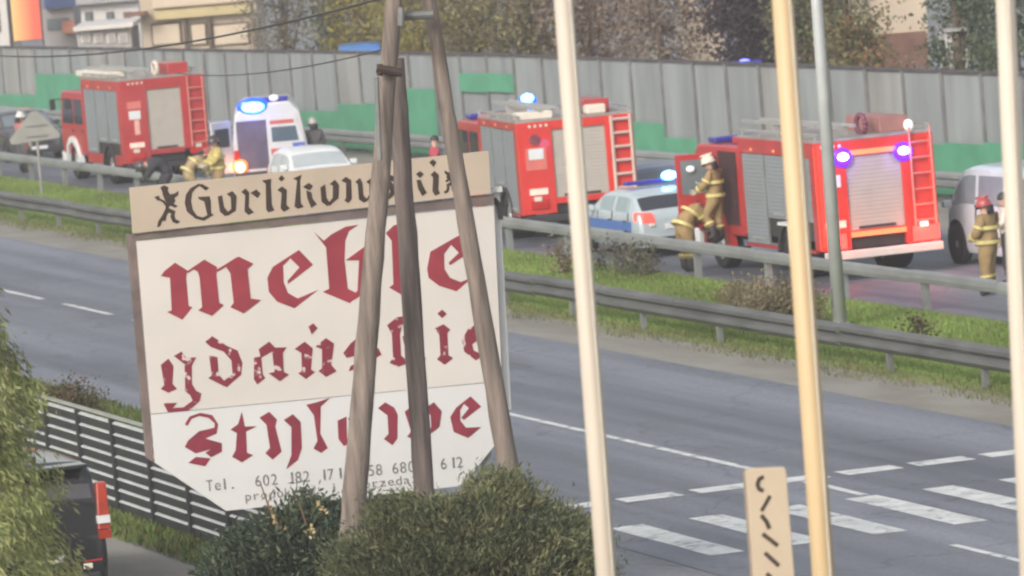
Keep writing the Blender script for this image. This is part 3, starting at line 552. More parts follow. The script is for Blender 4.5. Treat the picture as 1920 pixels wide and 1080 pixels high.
# ================================================================== UTILITY POLE, FLAGPOLES, LAMP, SMALL SIGNS
M_pole = mat('pole_timber', (.23, .185, .157), .9, 0, .42, 13, .9, stretch=(1, 1, .09))
M_pole2 = mat('pole_timber_dark', (.165, .132, .12), .9, 0, .42, 13, .9, stretch=(1, 1, .09))
def leg_pts(a, b_, D):
    p, q = P(*a, D), P(*b_, D); d = (q - p).normalized(); t = -(q.z + .3) / d.z; return p, q + d * t
base = P(760, 900, 66.8); ut = thing('utility_pole', 'weathered wooden utility pole with two splayed legs before the shop sign', 'utility pole', (base.x, base.y, 0))
def inl(p): return Vector(p) - Vector((base.x, base.y, 0))
for (a, b_, D, r0, r1, m, nm) in (((744, -60), (655, 1050), 66.3, .09, .165, M_pole, 'leg'), ((741, 110), (796, 930), 67.0, .105, .125, M_pole2, 'pole'), ((794, -60), (962, 930), 66.8, .075, .145, M_pole, 'leg')):
    p, q = leg_pts(a, b_, D); mb = MB(); n, k_ = 26, 16; vs_ = []
    for k in range(n + 1):                 # one continuous, slightly crooked, knotty trunk
        c_ = inl(p.lerp(q, k / n)) + Vector((random.uniform(-.008, .008), random.uniform(-.008, .008), 0)); rr = (r0 + (r1 - r0) * k / n)
        for i in range(k_): a_ = 6.28318 * i / k_; r2 = rr * random.uniform(.95, 1.05); vs_.append(c_ + Vector((math.cos(a_) * r2, math.sin(a_) * r2, 0)))
    mb.add(vs_, [(j * k_ + i, j * k_ + (i + 1) % k_, (j + 1) * k_ + (i + 1) % k_, (j + 1) * k_ + i) for j in range(n) for i in range(k_)] + [tuple(range(k_)), tuple(range(n * k_, n * k_ + k_))])
    mb.build(nm, m, ut, smooth=True)
cb = MB(); cb.cyl(inl(P(722, 33, 66.5)), inl(P(812, 27, 66.5)), .05, .05, 8); cb.cyl(inl(P(752, 14, 66.2)), inl(P(752, 48, 66.2)), .04, .04, 8); cb.build('crossbar', M_steel_d, ut)
br = MB(); br.cyl(inl(P(706, 128, 66.1)), inl(P(755, 137, 66.1)), .05, .05, 8); br.cyl(inl(P(712, 120, 66.1)), inl(P(712, 142, 66.1)), .035, .035, 8); br.build('clamp', mat('rusty_iron', (.06, .04, .035), .8, .3, .3, 6), ut)
pi = MB(); pi.cyl(inl(P(706, 145, 66.05)), inl(P(712, 300, 66.05)), .028, .028, 8); pi.build('cable_conduit', M_steel_d, ut)
def wire(label, a, b_, sag=.25, r=.014):
    pts = [a.lerp(b_, t / 14) - ZZ * sag * 4 * (t / 14) * (1 - t / 14) for t in range(15)]
    o = MB().tube(pts, r, 6).build('overhead_wire', M_dark); return tag(o, label, 'wire', None)
wire('thin dark overhead wire running from the pole top past the orange banner', P(735, -8, 66.4), P(-60, 100, 120), .3, .014)
wire('thin dark overhead wire crossing the grey barrier panels to the pole clamp', P(722, 92, 66.3), P(330, 137, 118), .15, .009)
M_fp = mat('flagpole_white', (.56, .49, .41), .5, 0, .14, 5, stretch=(1, 1, .12))
M_fp2 = mat('flagpole_cream', (.58, .43, .25), .5, 0, .14, 5, stretch=(1, 1, .12))
FPG = 'flagpoles in front of the road'
def flagpole(label, a, b_, D, d0, d1, m):
    p, q = P(*a, D), P(*b_, D); d = (p - q).normalized(); bt = q + d * ((-q.z) / d.z); tp = q + d * ((11.2 - q.z) / d.z)
    t = thing('flagpole', label, 'flagpole', bt, 0, FPG); v = tp - bt
    MB().cyl((0, 0, .02), v, d0 / 2 * 1.06, d1 / 2, 20).build('shaft', m, t, smooth=True)
    MB().ball(v + d * .08, .09).build('finial', M_alu, t, smooth=True)
    MB().cyl((0, 0, -.05), (0, 0, .12), .16, .14, 16).build('base_collar', M_alu, t)
    MB().tube([Vector((.1, .02, 1.2)), Vector((.1, .02, 1.2)) + v * .85], .006, 6).build('halyard', M_cream, t)
    return t
flagpole('white flagpole standing between the shop sign and the narrow upright board', (1056, 0), (1137, 1080), 38, .148, .112, M_fp)
flagpole('yellowish cream flagpole standing beside the narrow upright board', (1467, 0), (1544, 1080), 37, .155, .122, M_fp2)
flagpole('white flagpole in line with the firefighter in the red helmet', (1885, 0), (1918, 760), 36, .14, .11, M_fp)
lp = G(1576, 617); t = thing('street_lamp', 'grey tapered street lamp column rising from the median grass', 'street lamp', lp)
pt = P(1531, 0, (lp - EYE).dot(FH)); tp = (pt - lp); tp = tp / tp.z * 9.5
M_lampg = mat('lamp_column_grey', (.42, .44, .435), .6, .1, .12, 2)
MB().cyl((0, 0, -.1), tp, .13, .085, 16).build('column', M_lampg, t, smooth=True); MB().cyl((0, 0, 0), (0, 0, .12), .19, .17, 16).build('base', M_lampg, t, smooth=True)
MB().tube([tp, tp + Vector((0, .5, .3)), tp + Vector((0, 1.3, .4))], .045, 8).build('arm', M_lampg, t); MB().box(tp.x - .12, tp.x + .12, tp.y + 1.2, tp.y + 1.85, tp.z + .33, tp.z + .47).build('lantern', M_alu, t, .02)
MB().box(-.05, .05, -.138, -.12, .4, .75).build('door', M_steel_d, t)
g = G(79, 366); t = thing('road_sign', 'grey triangular road sign seen from its back on the median', 'sign', g, RZ_CAM + R_(8)); D0 = (g - EYE).dot(FH); M_sb = mat('sign_back', (.33, .32, .30), .6, .3, .1, 3)
def zz(py): return P(68, py, D0).z
MB().cyl((0, 0, -.2), (0, 0, zz(212)), .04, .04, 10).build('post', M_sb, t)
MB().prism([(-.72, zz(267)), (.62, zz(262)), (.66, zz(255)), (.08, zz(208)), (-.10, zz(208)), (-.78, zz(258))], -.09, -.045).build('plate', M_sb, t)
for z in (zz(255), zz(235)): MB().box(-.3, .3, -.12, -.092, z - .02, z + .02).build('bracket', M_steel_d, t)
# upright board with slanted script marks
bd = Place('upright_sign', 'narrow upright beige board with slanted black marks', 'sign', 1440, 41)
def bp(px, py): q = P(px, py, 41) - bd.o; return q.dot(RT), q.z
M_tan = mat('tan_board', (.52, .42, .31), .65, 0, .06, 3, .1)
c = [bp(1397, 884), bp(1404, 879), bp(1470, 876), bp(1474, 882), bp(1506, 1290), bp(1428, 1296)]
bo = MB().prism(c, 0, .05).build('board', M_tan, bd.t, .006); MB().prism([bp(1393, 884), bp(1396.5, 884), bp(1427, 1296), bp(1423, 1296)], .01, .09).build('edge', mat('tan_edge', (.30, .24, .19), .7, 0, .1, 3), bd.t)
u0 = bp(1464, 1300)[0]; MB().box(u0 - .04, u0 + .04, .06, .13, -.2, bp(1464, 1180)[1]).build('post', M_steel_d, bd.t)
def stroke(pts, r0):
    mb = MB(); pts = [(1370 + a / 4.909, 860 + b_ / 4.909) for a, b_ in pts]
    for k, (a, b_) in enumerate(zip(pts[:-1], pts[1:])):
        a, b_ = np.array(bp(*a)), np.array(bp(*b_)); d = (b_ - a) / np.linalg.norm(b_ - a); n = np.array([-d[1], d[0]]) * r0; e = d * r0 * .3
        mb.prism([tuple(a - n - e), tuple(b_ - n + e), tuple(b_ + n + e), tuple(a + n - e)], -.003 - .0008 * k, -.0005)
    mb.build('script_mark', M_ink, bo)
for s_, r0 in (([(300,168),(262,188),(246,235),(262,280),(296,294)], .014), ([(362,345),(285,478)], .013), ([(285,525),(330,580),(355,640)], .015), ([(298,695),(430,798)], .015), ([(318,870),(440,982)], .015), ([(335,1060),(450,1180)], .015), ([(355,1240),(465,1360)], .015)): stroke(s_, r0)

# ================================================================== FENCE AND FOREGROUND PLANTS
fn = thing('slatted_fence', 'dark fence with pale horizontal slats beside the parked black van', 'fence', (0, 0, 0))
M_fd = mat('fence_dark', (.022, .024, .026), .6, 0, .2, 3); M_fl = mat('fence_pale_slat', (.50, .52, .52), .5, 0, .1, 3)
YF = 21.15; X = -97.0
while X < -69:
    zt = 1.42
    MB().box(X - .05, X + .05, YF - .06, YF + .06, -.2, zt + .04).build('post', M_fd, fn)
    for k in range(8):
        z = .1 + k * .165
        MB().box(X + .055, X + 1.945, YF - .012, YF + .012, z, z + .118).build('dark_slat', M_fd, fn)
        if k < 8: MB().hexa([(X + .055, YF - .03, z + .122), (X + 1.945, YF - .03, z + .122), (X + 1.945, YF + .02, z + .132), (X + .055, YF + .02, z + .132), (X + .055, YF - .03, z + .138), (X + 1.945, YF - .03, z + .138), (X + 1.945, YF + .02, z + .160), (X + .055, YF + .02, z + .160)]).build('pale_slat', M_fl, fn)
    MB().box(X - .045, X + 1.945, YF - .04, YF + .04, zt + .045, zt + .075).build('top_rail', mat('fence_rail', (.30, .32, .27), .6, 0, .15, 3), fn); X += 2.0
# tall thuja at the picture's left edge
OUT = [(200, -90), (400, -30), (540, 0), (600, 18), (640, 28), (700, 62), (745, 85), (765, 108), (800, 92), (850, 75), (900, 105), (950, 158), (985, 125), (1030, 130), (1080, 172), (1300, 215), (1700, 260), (2100, 240)]
DT, PC = 55.0, -230; ax = P(PC, 900, DT); th_ = thing('thuja_tree', 'yellow-green thuja tree in front of the black van', 'tree', (ax.x, ax.y, 0))
zt = P(PC, -60, DT).z; nC, nL = 2600, 46
z = rng.random(nC) * zt; rows = np.interp(z, np.linspace(0, zt, 200), [[pr((ax.x, ax.y, q))[1] for q in np.linspace(0, zt, 200)]][0])
rad = (np.interp(rows, [a for a, _ in OUT], [b_ for _, b_ in OUT]) - (PC + .083 * (rows - 900))) / (F_PX / DT); rad = np.maximum(rad - .07, .05)
ang = rng.random(nC) * 6.2832; q = np.clip(.72 + .28 * rng.random(nC) ** .6, 0, 1) * rad - .05
cc = np.stack([np.cos(ang) * q, np.sin(ang) * q, z], 1)
dd = np.stack([np.cos(ang) * .55, np.sin(ang) * .55, np.full(nC, -.75)], 1)
pts = cc[:, None, :] + rng.normal(size=(nC, nL, 3)) * np.array([.05, .05, .11]) + (rng.random((nC, nL, 1)) - .3) * .22 * dd[:, None, :]
pts[:, :, 2] = np.maximum(pts[:, :, 2], .03)
leafmesh('crown', pts.reshape(-1, 3), .085 * (.6 + .8 * rng.random(nC * nL)), tints([(.28, .31, .125), (.32, .34, .14), (.25, .285, .12), (.29, .30, .14), (.23, .26, .115)], nC, nL, .2), M_needle, th_, .22, dirs=np.repeat(dd, nL, 0))
MB().cyl((0, 0, -.3), (0, 0, zt * .92), .2, .03, 10).build('trunk', M_bark, th_)
def mass(name, label, cat, outline, D, dep, cols, nC, nL, size, aspect, dirz, jit=(.09, .09, .07), mt=None):
    pm = (outline[0][0] + outline[-1][0]) / 2; o0 = P(pm, 1000, D); t = thing(name, label, cat, (o0.x, o0.y, 0))
    px = outline[0][0] + (outline[-1][0] - outline[0][0]) * rng.random(nC); py = np.interp(px, [a for a, _ in outline], [b_ for _, b_ in outline])
    top = np.array([P(a, b_, D).z for a, b_ in zip(px, py)]); d = rng.random(nC) * 2 - 1
    u = np.array([(P(a, b_, D) - o0).dot(RT) for a, b_ in zip(px, py)]); hz = top * np.sqrt(1 - .45 * d * d) - .07
    fz = 1 - .95 * rng.random(nC) ** 1.6; bump = .12 * np.sin(u * 5.1 + d * 3) + .08 * np.sin(u * 11 + d * 7)
    zz_ = np.maximum(hz * fz + bump * (fz < .97), .05); d2 = d * np.sqrt(np.clip(1.15 - fz * .6, .2, 1))
    c = np.outer(u, RT) + np.outer(d2 * dep, FH); c[:, 2] += zz_
    v = np.outer(u / (abs(u).max()) * .5, RT) + np.outer(d2 * .8, FH); v[:, 2] += dirz
    pts = c[:, None, :] + rng.normal(size=(nC, nL, 3)) * np.array(jit) * (.6 + .8 * rng.random((nC, 1, 1))) + (rng.random((nC, nL, 1)) - .5) * .2 * v[:, None, :]
    pts[:, :, 2] = np.maximum(pts[:, :, 2], .02)
    leafmesh('foliage', pts.reshape(-1, 3), size * (.6 + .8 * rng.random(nC * nL)), tints(cols, nC, nL, .22), mt or M_needle, t, aspect, dirs=np.repeat(v, nL, 0))
    m = MB()
    for k in range(24): m.cyl((c[k][0] * .6, c[k][1] * .6, -.1), (c[k][0], c[k][1], max(.2, zz_[k] * .9)), .035, .01, 6)
    m.build('stem', M_bark, t); return t
jp = mass('juniper_bush', 'large olive green juniper bush hiding the foot of the utility pole', 'bush',
  [(628, 1030), (650, 1012), (690, 1000), (706, 935), (760, 925), (830, 938), (880, 922), (905, 888), (940, 872), (966, 876), (990, 915), (1040, 938), (1085, 962), (1108, 990), (1122, 1060)], 63, 1.25,
  [(.18, .20, .11), (.23, .24, .125), (.13, .155, .09), (.26, .25, .14), (.105, .125, .08)], 2800, 60, .075, .24, .55, (.10, .10, .06))
dk = mass('yew_shrub', 'dark green shrub under the lower corner of the shop sign', 'bush',
  [(385, 1060), (420, 1010), (450, 985), (500, 962), (540, 948), (575, 932), (610, 944), (650, 940), (690, 930), (720, 940)], 68.8, .9,
  [(.065, .095, .065), (.085, .115, .075), (.11, .135, .085), (.055, .075, .06)], 1500, 40, .09, .3, .5)
for a, b_, r in (((522, 985), (502, 945), .02), ((502, 945), (488, 905), .012), ((502, 945), (512, 918), .008), ((575, 985), (560, 940), .012), ((560, 940), (548, 925), .008)): MB().cyl(P(*a, 67.9) - dk.location, P(*b_, 67.9) - dk.location, r, r * .7, 6).build('twig', mat('twig', (.16, .10, .06), .9, 0, .2, 6), dk)
yl = np.array([list(P(a + random.uniform(-8, 8), b_ + random.uniform(-10, 10), 67.8) - dk.location) for a, b_ in [(515, 958), (520, 975), (508, 980), (585, 990), (578, 1000), (590, 1000), (528, 990), (600, 955), (612, 962), (595, 945)] for _ in range(4)])
leafmesh('yellow_leaves', yl, .06 * (.7 + .6 * rng.random(len(yl))), np.array([(.60, .47, .26)] * len(yl)) * (.8 + .4 * rng.random((len(yl), 1))), M_leaf, dk, .6)
# ================================================================== VEHICLES  (local +x forward, +y left, origin on the ground under the rear end)
M_rim = mat('wheel_rim', (.40, .40, .40), .4, .5, .15, 4)
def wheel(par, x, y, r, w, rimm=None):
    s = 1 if y > 0 else -1; m = MB(); n = 24; prof = [(r * .62, 0), (r * .93, 0), (r, .05), (r, w - .05), (r * .93, w), (r * .62, w)]
    vs, fs = [], []
    for i in range(n):
        a = 6.28318 * i / n
        for rr, d in prof: vs.append((x + rr * math.cos(a), y - s * d, r + rr * math.sin(a)))
    k = len(prof)
    for i in range(n):
        for j in range(k): fs.append((i * k + j, i * k + (j + 1) % k, ((i + 1) % n) * k + (j + 1) % k, ((i + 1) % n) * k + j))
    t = m.add(vs, fs).build('wheel', M_rub, par, smooth=False)
    q = MB(); q.cyl((x, y - s * .05, r), (x, y - s * (w - .03), r), r * .63, r * .63, 20); q.cyl((x, y - s * .01, r), (x, y - s * .06, r), r * .2, r * .24, 12); q.build('rim', rimm or M_rim, t); return t
def quad_on(par, name, m, pts, t=.012, nrm=None):     # thin plate standing proud of a face
    p = [Vector(q) for q in pts]; n = (p[1] - p[0]).cross(p[3] - p[0]).normalized()
    if nrm is not None and n.dot(Vector(nrm)) < 0: n = -n
    return MB().hexa([q - n * .01 for q in p] + [q + n * t for q in p]).build(name, m, par)
def beacon(par, loc, r, m, light=None, name='beacon', sz=(1, 1, .8)):
    o = MB().cyl((loc[0], loc[1], loc[2] - .05), loc, r * 1.3, r * 1.4, 14).ball(loc, (r * 1.5, r * 1.5, r * 1.3), 14, 8, 0, -.1).build(name, M_blue_halo, par, smooth=True)  # wide glowing dome imitates the halo round the lit core
    MB().ball((loc[0] - r * .9, loc[1] + r * .2, loc[2] + r * .55), (r * sz[0], r * sz[1], r * sz[2]), 14, 8).build('lit_core', m, o, smooth=True)
    if light: lamp(par, (loc[0] - .0, loc[1], loc[2] + r * 1.3 + .12), light[0], light[1], .12)
    return o
def fire_engine(label, loc, rz, L=7.2, W=2.5, H=2.85, zs0=.98, top=2.62, body=4.3, sh=(.66, 1.72), kind='A', pale=None):
    t = thing('fire_engine', label, 'fire engine', loc, rz, 'fire engines on the far carriageway'); h = W / 2
    MB().box(.35, L - .3, -.42, .42, .5, .85).build('chassis', M_dark, t)
    for x, ww in ((1.75, .55), (L - 1.35, .34)):
        for y in (h - .04, -h + .04): wheel(t, x, y, .5, ww)
    # body core set behind frame and shutters
    core = MB().box(.10, body, -h + .07, h - .07, .8, H - .06).build('body_core', M_dark, t)
    # rear face: columns, rails, shutter. left (+y) column is wide and carries the badge, right one carries the ladder
    yl, yr = h - sh[0], h - sh[1]
    fr = MB()
    fr.box(0, .16, yl, h, .62, H - .02); fr.box(0, .16, -h, yr, .62 if kind == 'C' else .9, H - .02)
    fr.box(.004, .16, yr + .002, yl - .002, top, H - .022); fr.box(.004, .16, yr + .002, yl - .002, zs0 - .16, zs0 - .02)
    rf = fr.build('rear_frame', M_red_glow if kind != 'A' else M_red, t, .012)
    MB().box(.05, .098, yr + .004, yl - .004, zs0 - .018, top - .004).build('rear_shutter', M_shut_b, t)
    MB().box(.03, .06, yr + .2, yl - .2, zs0 + .0, zs0 + .05).build('shutter_handle', M_dark, t)
    MB().box(.12, .3, yr, yl, .62, zs0 - .165).build('rear_recess', M_dark, t)
    # sides
    nsh = 3; x0, x1 = .40, body - .12; wd = (x1 - x0) / nsh
    for s in (1, -1):
        sf = MB(); ya, yb = (h - .09, h) if s > 0 else (-h, -h + .09)
        sf.box(.162, x0 - .002, ya, yb, .62, H - .02); sf.box(x1 + .002, body, ya, yb, .8, H - .02); sf.box(x0, x1, ya, yb, top + .02, H - .022)
        sf.box(x0, 1.1, ya, yb, .56, .62 if kind != 'A' else .84); sf.box(2.42, x1, ya, yb, .56, .62 if kind != 'A' else .84)
        sf.build('side_frame', M_red, t, .012)
        for k in range(nsh):
            a, b_ = x0 + k * wd, x0 + (k + 1) * wd; zb = 1.18 if 1.0 < (a + b_) / 2 < 2.6 else (.86 if kind == 'A' else .64)
            MB().box(a + .02, b_ - .02, s * (h - .045) - .02, s * (h - .045) + .02, zb, top + .016).build('side_shutter', M_shut_g, t)
            MB().box((a + b_) / 2 - .3, (a + b_) / 2 + .3, s * (h - .02) - .012, s * (h - .02) + .012, zb + .07, zb + .11).build('shutter_handle', M_alu, t)
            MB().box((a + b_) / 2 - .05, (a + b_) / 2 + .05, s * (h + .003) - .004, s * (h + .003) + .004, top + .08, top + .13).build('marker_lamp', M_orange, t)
            if k: MB().box(a - .018, a + .018, s * (h - .03) - .02, s * (h - .03) + .02, zb, top + .018).build('shutter_rail', M_steel_d, t)
        ar = MB()
        for i in range(9):
            a0, a1 = math.pi * i / 9, math.pi * (i + 1) / 9
            ar.hexa([(1.75 + rr * math.cos(a), y, .5 + rr * math.sin(a)) for y in (s * (h - .12), s * (h + .012)) for a, rr in ((a0, .6), (a0, .68), (a1, .68), (a1, .6))])
        ar.build('wheel_arch', M_dark, t)
    # roof
    MB().box(.02, body, -h + .02, h - .02, H - .018, H + .03).build('roof', mat('roof_chequer', (.36, .33, .31), .6, .3, .2, 3), t)
    for s in (1, -1):
        rl = MB(); rl.box(.05, body - .1, s * (h - .06) - .02, s * (h - .06) + .02, H + .12, H + .16)
        for k in range(5): rl.box(.1 + k * 1.0, .14 + k * 1.0, s * (h - .06) - .018, s * (h - .06) + .018, H + .028, H + .125)
        rl.build('roof_rail', M_alu, t)
    ld = MB()
    for y in (.35, .75): ld.box(.1, body + .9, y - .03, y + .03, H + .22, H + .28)
    for k in range(13): ld.cyl((.3 + k * .37, .35, H + .25), (.3 + k * .37, .75, H + .25), .018, .018, 6)
    for x in (.6, 3.4): ld.box(x, x + .05, .3, .8, H + .03, H + .22)
    ld.build('roof_ladder', M_alu, t)
    for k in range(4): MB().box(-.004, -.001, yl + .08 + k * .13, yl + .14 + k * .13, H - .14, H - .08).build('reflector', M_cream, t)
    MB().box(.5, 2.3, -.95, -.35, H + .03, H + .34).build('roof_locker', M_red if kind != 'C' else mat('dull_red_locker', (.34, .16, .15), .6, 0, .15, 3), t, .02)
    hr = MB(); 
    for i in range(16):
        a0, a1 = 6.2832 * i / 16, 6.2832 * (i + 1) / 16; c0 = Vector((.75, -.05, H + .22))
        hr.cyl(c0 + Vector((math.cos(a0) * .24, 0, math.sin(a0) * .19)), c0 + Vector((math.cos(a1) * .24, 0, math.sin(a1) * .19)), .055, .055, 8)
    hr.build('rolled_hose', pale or (M_cream if kind != 'C' else mat('purple_hose', (.20, .07, .11), .7, 0, .2, 4)), t, smooth=True)
    if kind == 'A': MB().box(1.6, body + .8, .62, h - .08, H + .04, H + .20).build('roof_tray', M_cream, t, .03); MB().ball((body + .5, .9, H + .1), (.16, .14, .13)).build('spotlight', M_cream, t, smooth=True)
    if kind == 'B': MB().box(.15, .75, .45, h - .1, H + .03, H + .2).build('roof_chest', M_cream, t, .03); MB().box(.2, 1.3, -h + .55, -.35, H + .03, H + .24).build('roof_cover', M_cream, t, .04)
    if kind == 'C': MB().ball((.35, -h + .35, H + .14), (.10, .10, .12), 12, 8).cyl((.35, -h + .35, H + .02), (.35, -h + .35, H + .1), .05, .05, 8).build('work_light', M_whitelamp, t, smooth=True)
    # rear ladder on the right column
    la = MB(); ya, yb = -h + .08, -h + .52; lr = .042 if kind == 'B' else .024
    for y in (ya, yb): la.cyl((-.07, y, .95), (-.07, y, H + (.12 if kind == 'C' else -.03)), lr, lr, 8)
    for k in range(6): la.cyl((-.07, ya, 1.05 + k * .31), (-.07, yb, 1.05 + k * .31), lr * .85, lr * .85, 8)
    for z in (1.1, 2.5):
        for y in (ya, yb): la.cyl((-.07, y, z), (.02, y, z), .018, .018, 6)
    la.build('rear_ladder', mat('pale_ladder', (.58, .44, .38), .5, .1, .1, 3) if kind == 'B' else mat('reddish_ladder', (.62, .22, .18), .5, .1, .1, 3), t)
    # badge, lamps, bumper
    yc = (h + yl) / 2
    MB().box(-.012, -.001, yc - .17, yc + .17, 1.86, 2.1).build('badge', M_white, t)
    if kind == 'A':
        MB().prism([(0, 0)] * 0 + [(-.011, 1.84), (-.001, 1.84), (-.001, 1.42), (-.011, 1.42)], yc - .12, yc + .03).build('emblem', mat('pink_emblem', (.80, .42, .36), .5, 0, .15, 6), t)
        MB().box(-.012, -.001, yc - .2, yc + .2, 2.16, 2.36).build('marking_panel', mat('pale_red_panel', (.66, .20, .17), .5, 0, .1, 4), t)
    if kind == 'B':
        MB().cyl((-.012, yc, 2.3), (-.001, yc, 2.3), .13, .13, 14).build('emblem', mat('dark_emblem', (.20, .05, .07), .5, 0, .3, 9), t)
        MB().box(-.010, -.0015, yc - .24, yc + .24, 1.62, 2.12).build('marking_panel', mat('pale_red_panel2', (.66, .17, .14), .5, 0, .1, 4), t)
    MB().box(-.03, -.001, yc - .21, yc + .21, 1.06, 1.2).build('lamp_bar', mat('pale_lamp_bar', (.82, .58, .50), .4, 0, .08, 4, emit=.25, ecol=(1, .6, .5)), t)
    for s, m in ((1, M_tail_on), (-1, M_tail_on)):
        yy = yc if s > 0 else -h + .3
        MB().box(-.05, -.001, yy - (.2 if s > 0 else .28), yy + (.2 if s > 0 else .28), .64 if kind == 'C' else .74, .94).build('tail_lamp', m if kind == 'C' else M_tail_off, t, .01)
        MB().box(-.055, -.002, yy - .05, yy + .12, .92, 1.02).build('reversing_lamp', M_whitelamp if kind == 'C' else M_cream, t)
    MB().box(-.22 if kind == 'C' else -.08, .0, -h + .02, h - .02, .44, .60).build('rear_bumper', mat('bumper_white', (.66, .60, .55), .5, 0, .12, 3) if kind == 'C' else M_dark, t, .02)
    if kind == 'C':                     # contour tape made to glow by emission, and flashing rear lights
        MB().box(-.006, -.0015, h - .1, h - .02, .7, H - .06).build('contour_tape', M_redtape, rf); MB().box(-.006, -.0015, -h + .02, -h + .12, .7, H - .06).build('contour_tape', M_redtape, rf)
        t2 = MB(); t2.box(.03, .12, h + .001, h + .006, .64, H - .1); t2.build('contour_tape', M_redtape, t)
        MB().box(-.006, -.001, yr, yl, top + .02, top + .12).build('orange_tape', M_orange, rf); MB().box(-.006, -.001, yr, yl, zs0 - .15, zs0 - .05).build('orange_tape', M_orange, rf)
        for y in (yl + .07, yr - .04):
            MB().ball((-.02, y, 2.43), (.05, .21, .2), 16, 10).build('halo_shell', M_viol_halo, t, smooth=True)  # glowing ball gives each flasher its halo
            o = MB().ball((-.06, y, 2.45), (.04, .12, .085), 14, 8).build('flashing_light', M_viol_on, t, smooth=True); lamp(t, (-.22, y, 2.45), (.35, .15, 1), 8, .08)
        lamp(t, (-.35, yc, .95), (1, .08, .05), 12, .1); lamp(t, (-.35, -h + .3, .9), (1, .08, .05), 14, .1)
    # cab
    xc = body + .06
    prof = [(xc, .72), (L - .1, .72), (L, 1.0), (L - .02, 1.5), (L - .28, 2.46), (L - .45, 2.56), (xc, 2.58)]
    cb_ = MB().prism(prof, -h + .04, h - .04).build('cab', M_red, t, .05)
    quad_on(t, 'windscreen', M_glass, [(L - .05, -h + .2, 1.62), (L - .05, h - .2, 1.62), (L - .26, h - .26, 2.36), (L - .26, -h + .26, 2.36)], .012, (1, 0, .2))
    for s in (1, -1):
        y = s * (h - .04)
        for a, b_ in ((xc + .25, xc + 1.15), (xc + 1.32, L - .42)):
            quad_on(t, 'side_window', M_glass, [(a, y, 1.62), (b_ + (.12 if b_ > L - .6 else 0), y, 1.62), (b_ - (.06 if b_ > L - .6 else 0), y, 2.34), (a, y, 2.34)], .008, (0, s, 0))
            d = quad_on(t, 'door', M_red, [(a - .08, y, .95), (b_ + .1, y, .95), (b_ + .1, y, 1.56), (a - .08, y, 1.56)], .006, (0, s, 0))
            MB().box(a - .02, a + .14, y - .0 if s > 0 else y - .04, y + .04 if s > 0 else y, 1.4, 1.45).build('handle', M_dark, d)
        ar = MB()
        for i in range(9):
            a0, a1 = math.pi * i / 9, math.pi * (i + 1) / 9
            ar.hexa([(L - 1.35 + rr * math.cos(a), yy, .5 + rr * math.sin(a)) for yy in (s * (h - .14), s * (h + .03)) for a, rr in ((a0, .58), (a0, .76), (a1, .76), (a1, .58))])
        ar.build('fender', M_white if kind == 'A' else M_red, t)
        MB().box(xc + .3, xc + 1.1, s * (h - .14) - .12, s * (h - .14) + .12, .42, .5).build('step', M_dark, t)
        mi = MB(); mi.tube([(L - .3, s * (h - .06), 2.3), (L - .12, s * (h + .22), 2.32)], .02, 6); mi.box(L - .2, L - .12, s * (h + .2) - .08, s * (h + .2) + .08, 2.0, 2.32); mi.build('mirror', M_dark, t)
        MB().box(L - .02, L + .03, s * (h - .35) - .16, s * (h - .35) + .16, .85, 1.05).build('headlamp', M_whitelamp, t)
    MB().box(L - .15, L + .12, -h + .03, h - .03, .45, .78).build('front_bumper', M_white, t, .03)
    MB().box(xc + .1, xc + .9, -h + .25, h - .25, 2.585, 2.74).build('air_spoiler', M_red if kind != 'A' else M_cream, t, .04)
    if kind != 'A': MB().box(L - 1.25, L - .8, -h + .15, h - .15, 2.585, 2.70).build('light_bar', M_blue_off, t, .03)
    return t
A_ = math.pi
T1 = on_line(239, 41.8); t1 = fire_engine('red fire engine with white arched front fender beside the white ambulance', T1 + Vector((0, 1.25, 0)), A_, H=2.98, top=2.66, sh=(.78, 1.78), kind='A')
T2 = on_line(990, 41.8); t2 = fire_engine('red fire engine with round blue beacon lit on its cab', T2 + Vector((.2, 1.27, 0)), A_ - R_(6), W=2.7, H=2.72, top=2.50, sh=(.80, 2.04), kind='B', L=6.9, body=4.1)
o = MB()
for k in range(1): beacon(t2, (6.9 - 1.0, -.28, 2.86), .15, M_blue_on, ((.1, .3, 1), 10)); MB().box(6.9 - 1.1, 6.9 - .85, -.4, -.16, 2.60, 2.82).build('beacon_mount', M_dark, t2)
T3 = on_line(1548, 41.9); t3 = fire_engine('red fire engine with violet rear flashers and a firefighter at its open cab door', T3 + Vector((0, 1.25, 0)), A_, H=2.78, top=2.44, sh=(.62, 1.80), zs0=1.0, kind='C')
# open crew door, dark panel for its opening, white-rimmed dark block on the third engine
h = 1.25; xc = 4.36
MB().box(xc + .2, xc + 1.2, h - .035, h - .022, .95, 2.45).build('doorway_shade', mat('cab_shade', (.05, .018, .02), .8, 0, .3, 3), t3)  # flat dark red panel stands for the shaded cab opening
d = MB().box(-.03, .03, 0, .80, .9, 2.42).build('open_door', M_red, t3, .02); d.location = (xc + 1.45, h + .0, 0); d.rotation_euler = (0, 0, R_(-6))
quad_on(d, 'door_window', M_glassp, [(-.032, .12, 1.6), (-.032, .70, 1.6), (-.032, .70, 2.3), (-.032, .12, 2.3)], .006, (-1, 0, 0))
MB().ball((-.08, .5, 2.12), (.05, .09, .07)).build('door_lamp', M_whitelamp, d, smooth=True)
bx_ = MB(); bx_.box(1.05, 1.6, h, h + .3, 1.12, 1.18); bx_.box(1.05, 1.09, h, h + .28, .62, 1.12); bx_.build('white_rim', M_white, t3); MB().box(1.1, 1.58, h - .02, h + .05, .62, 1.11).build('dark_recess', M_dark, t3)  # dark block with white rim stands for a shaded open recess

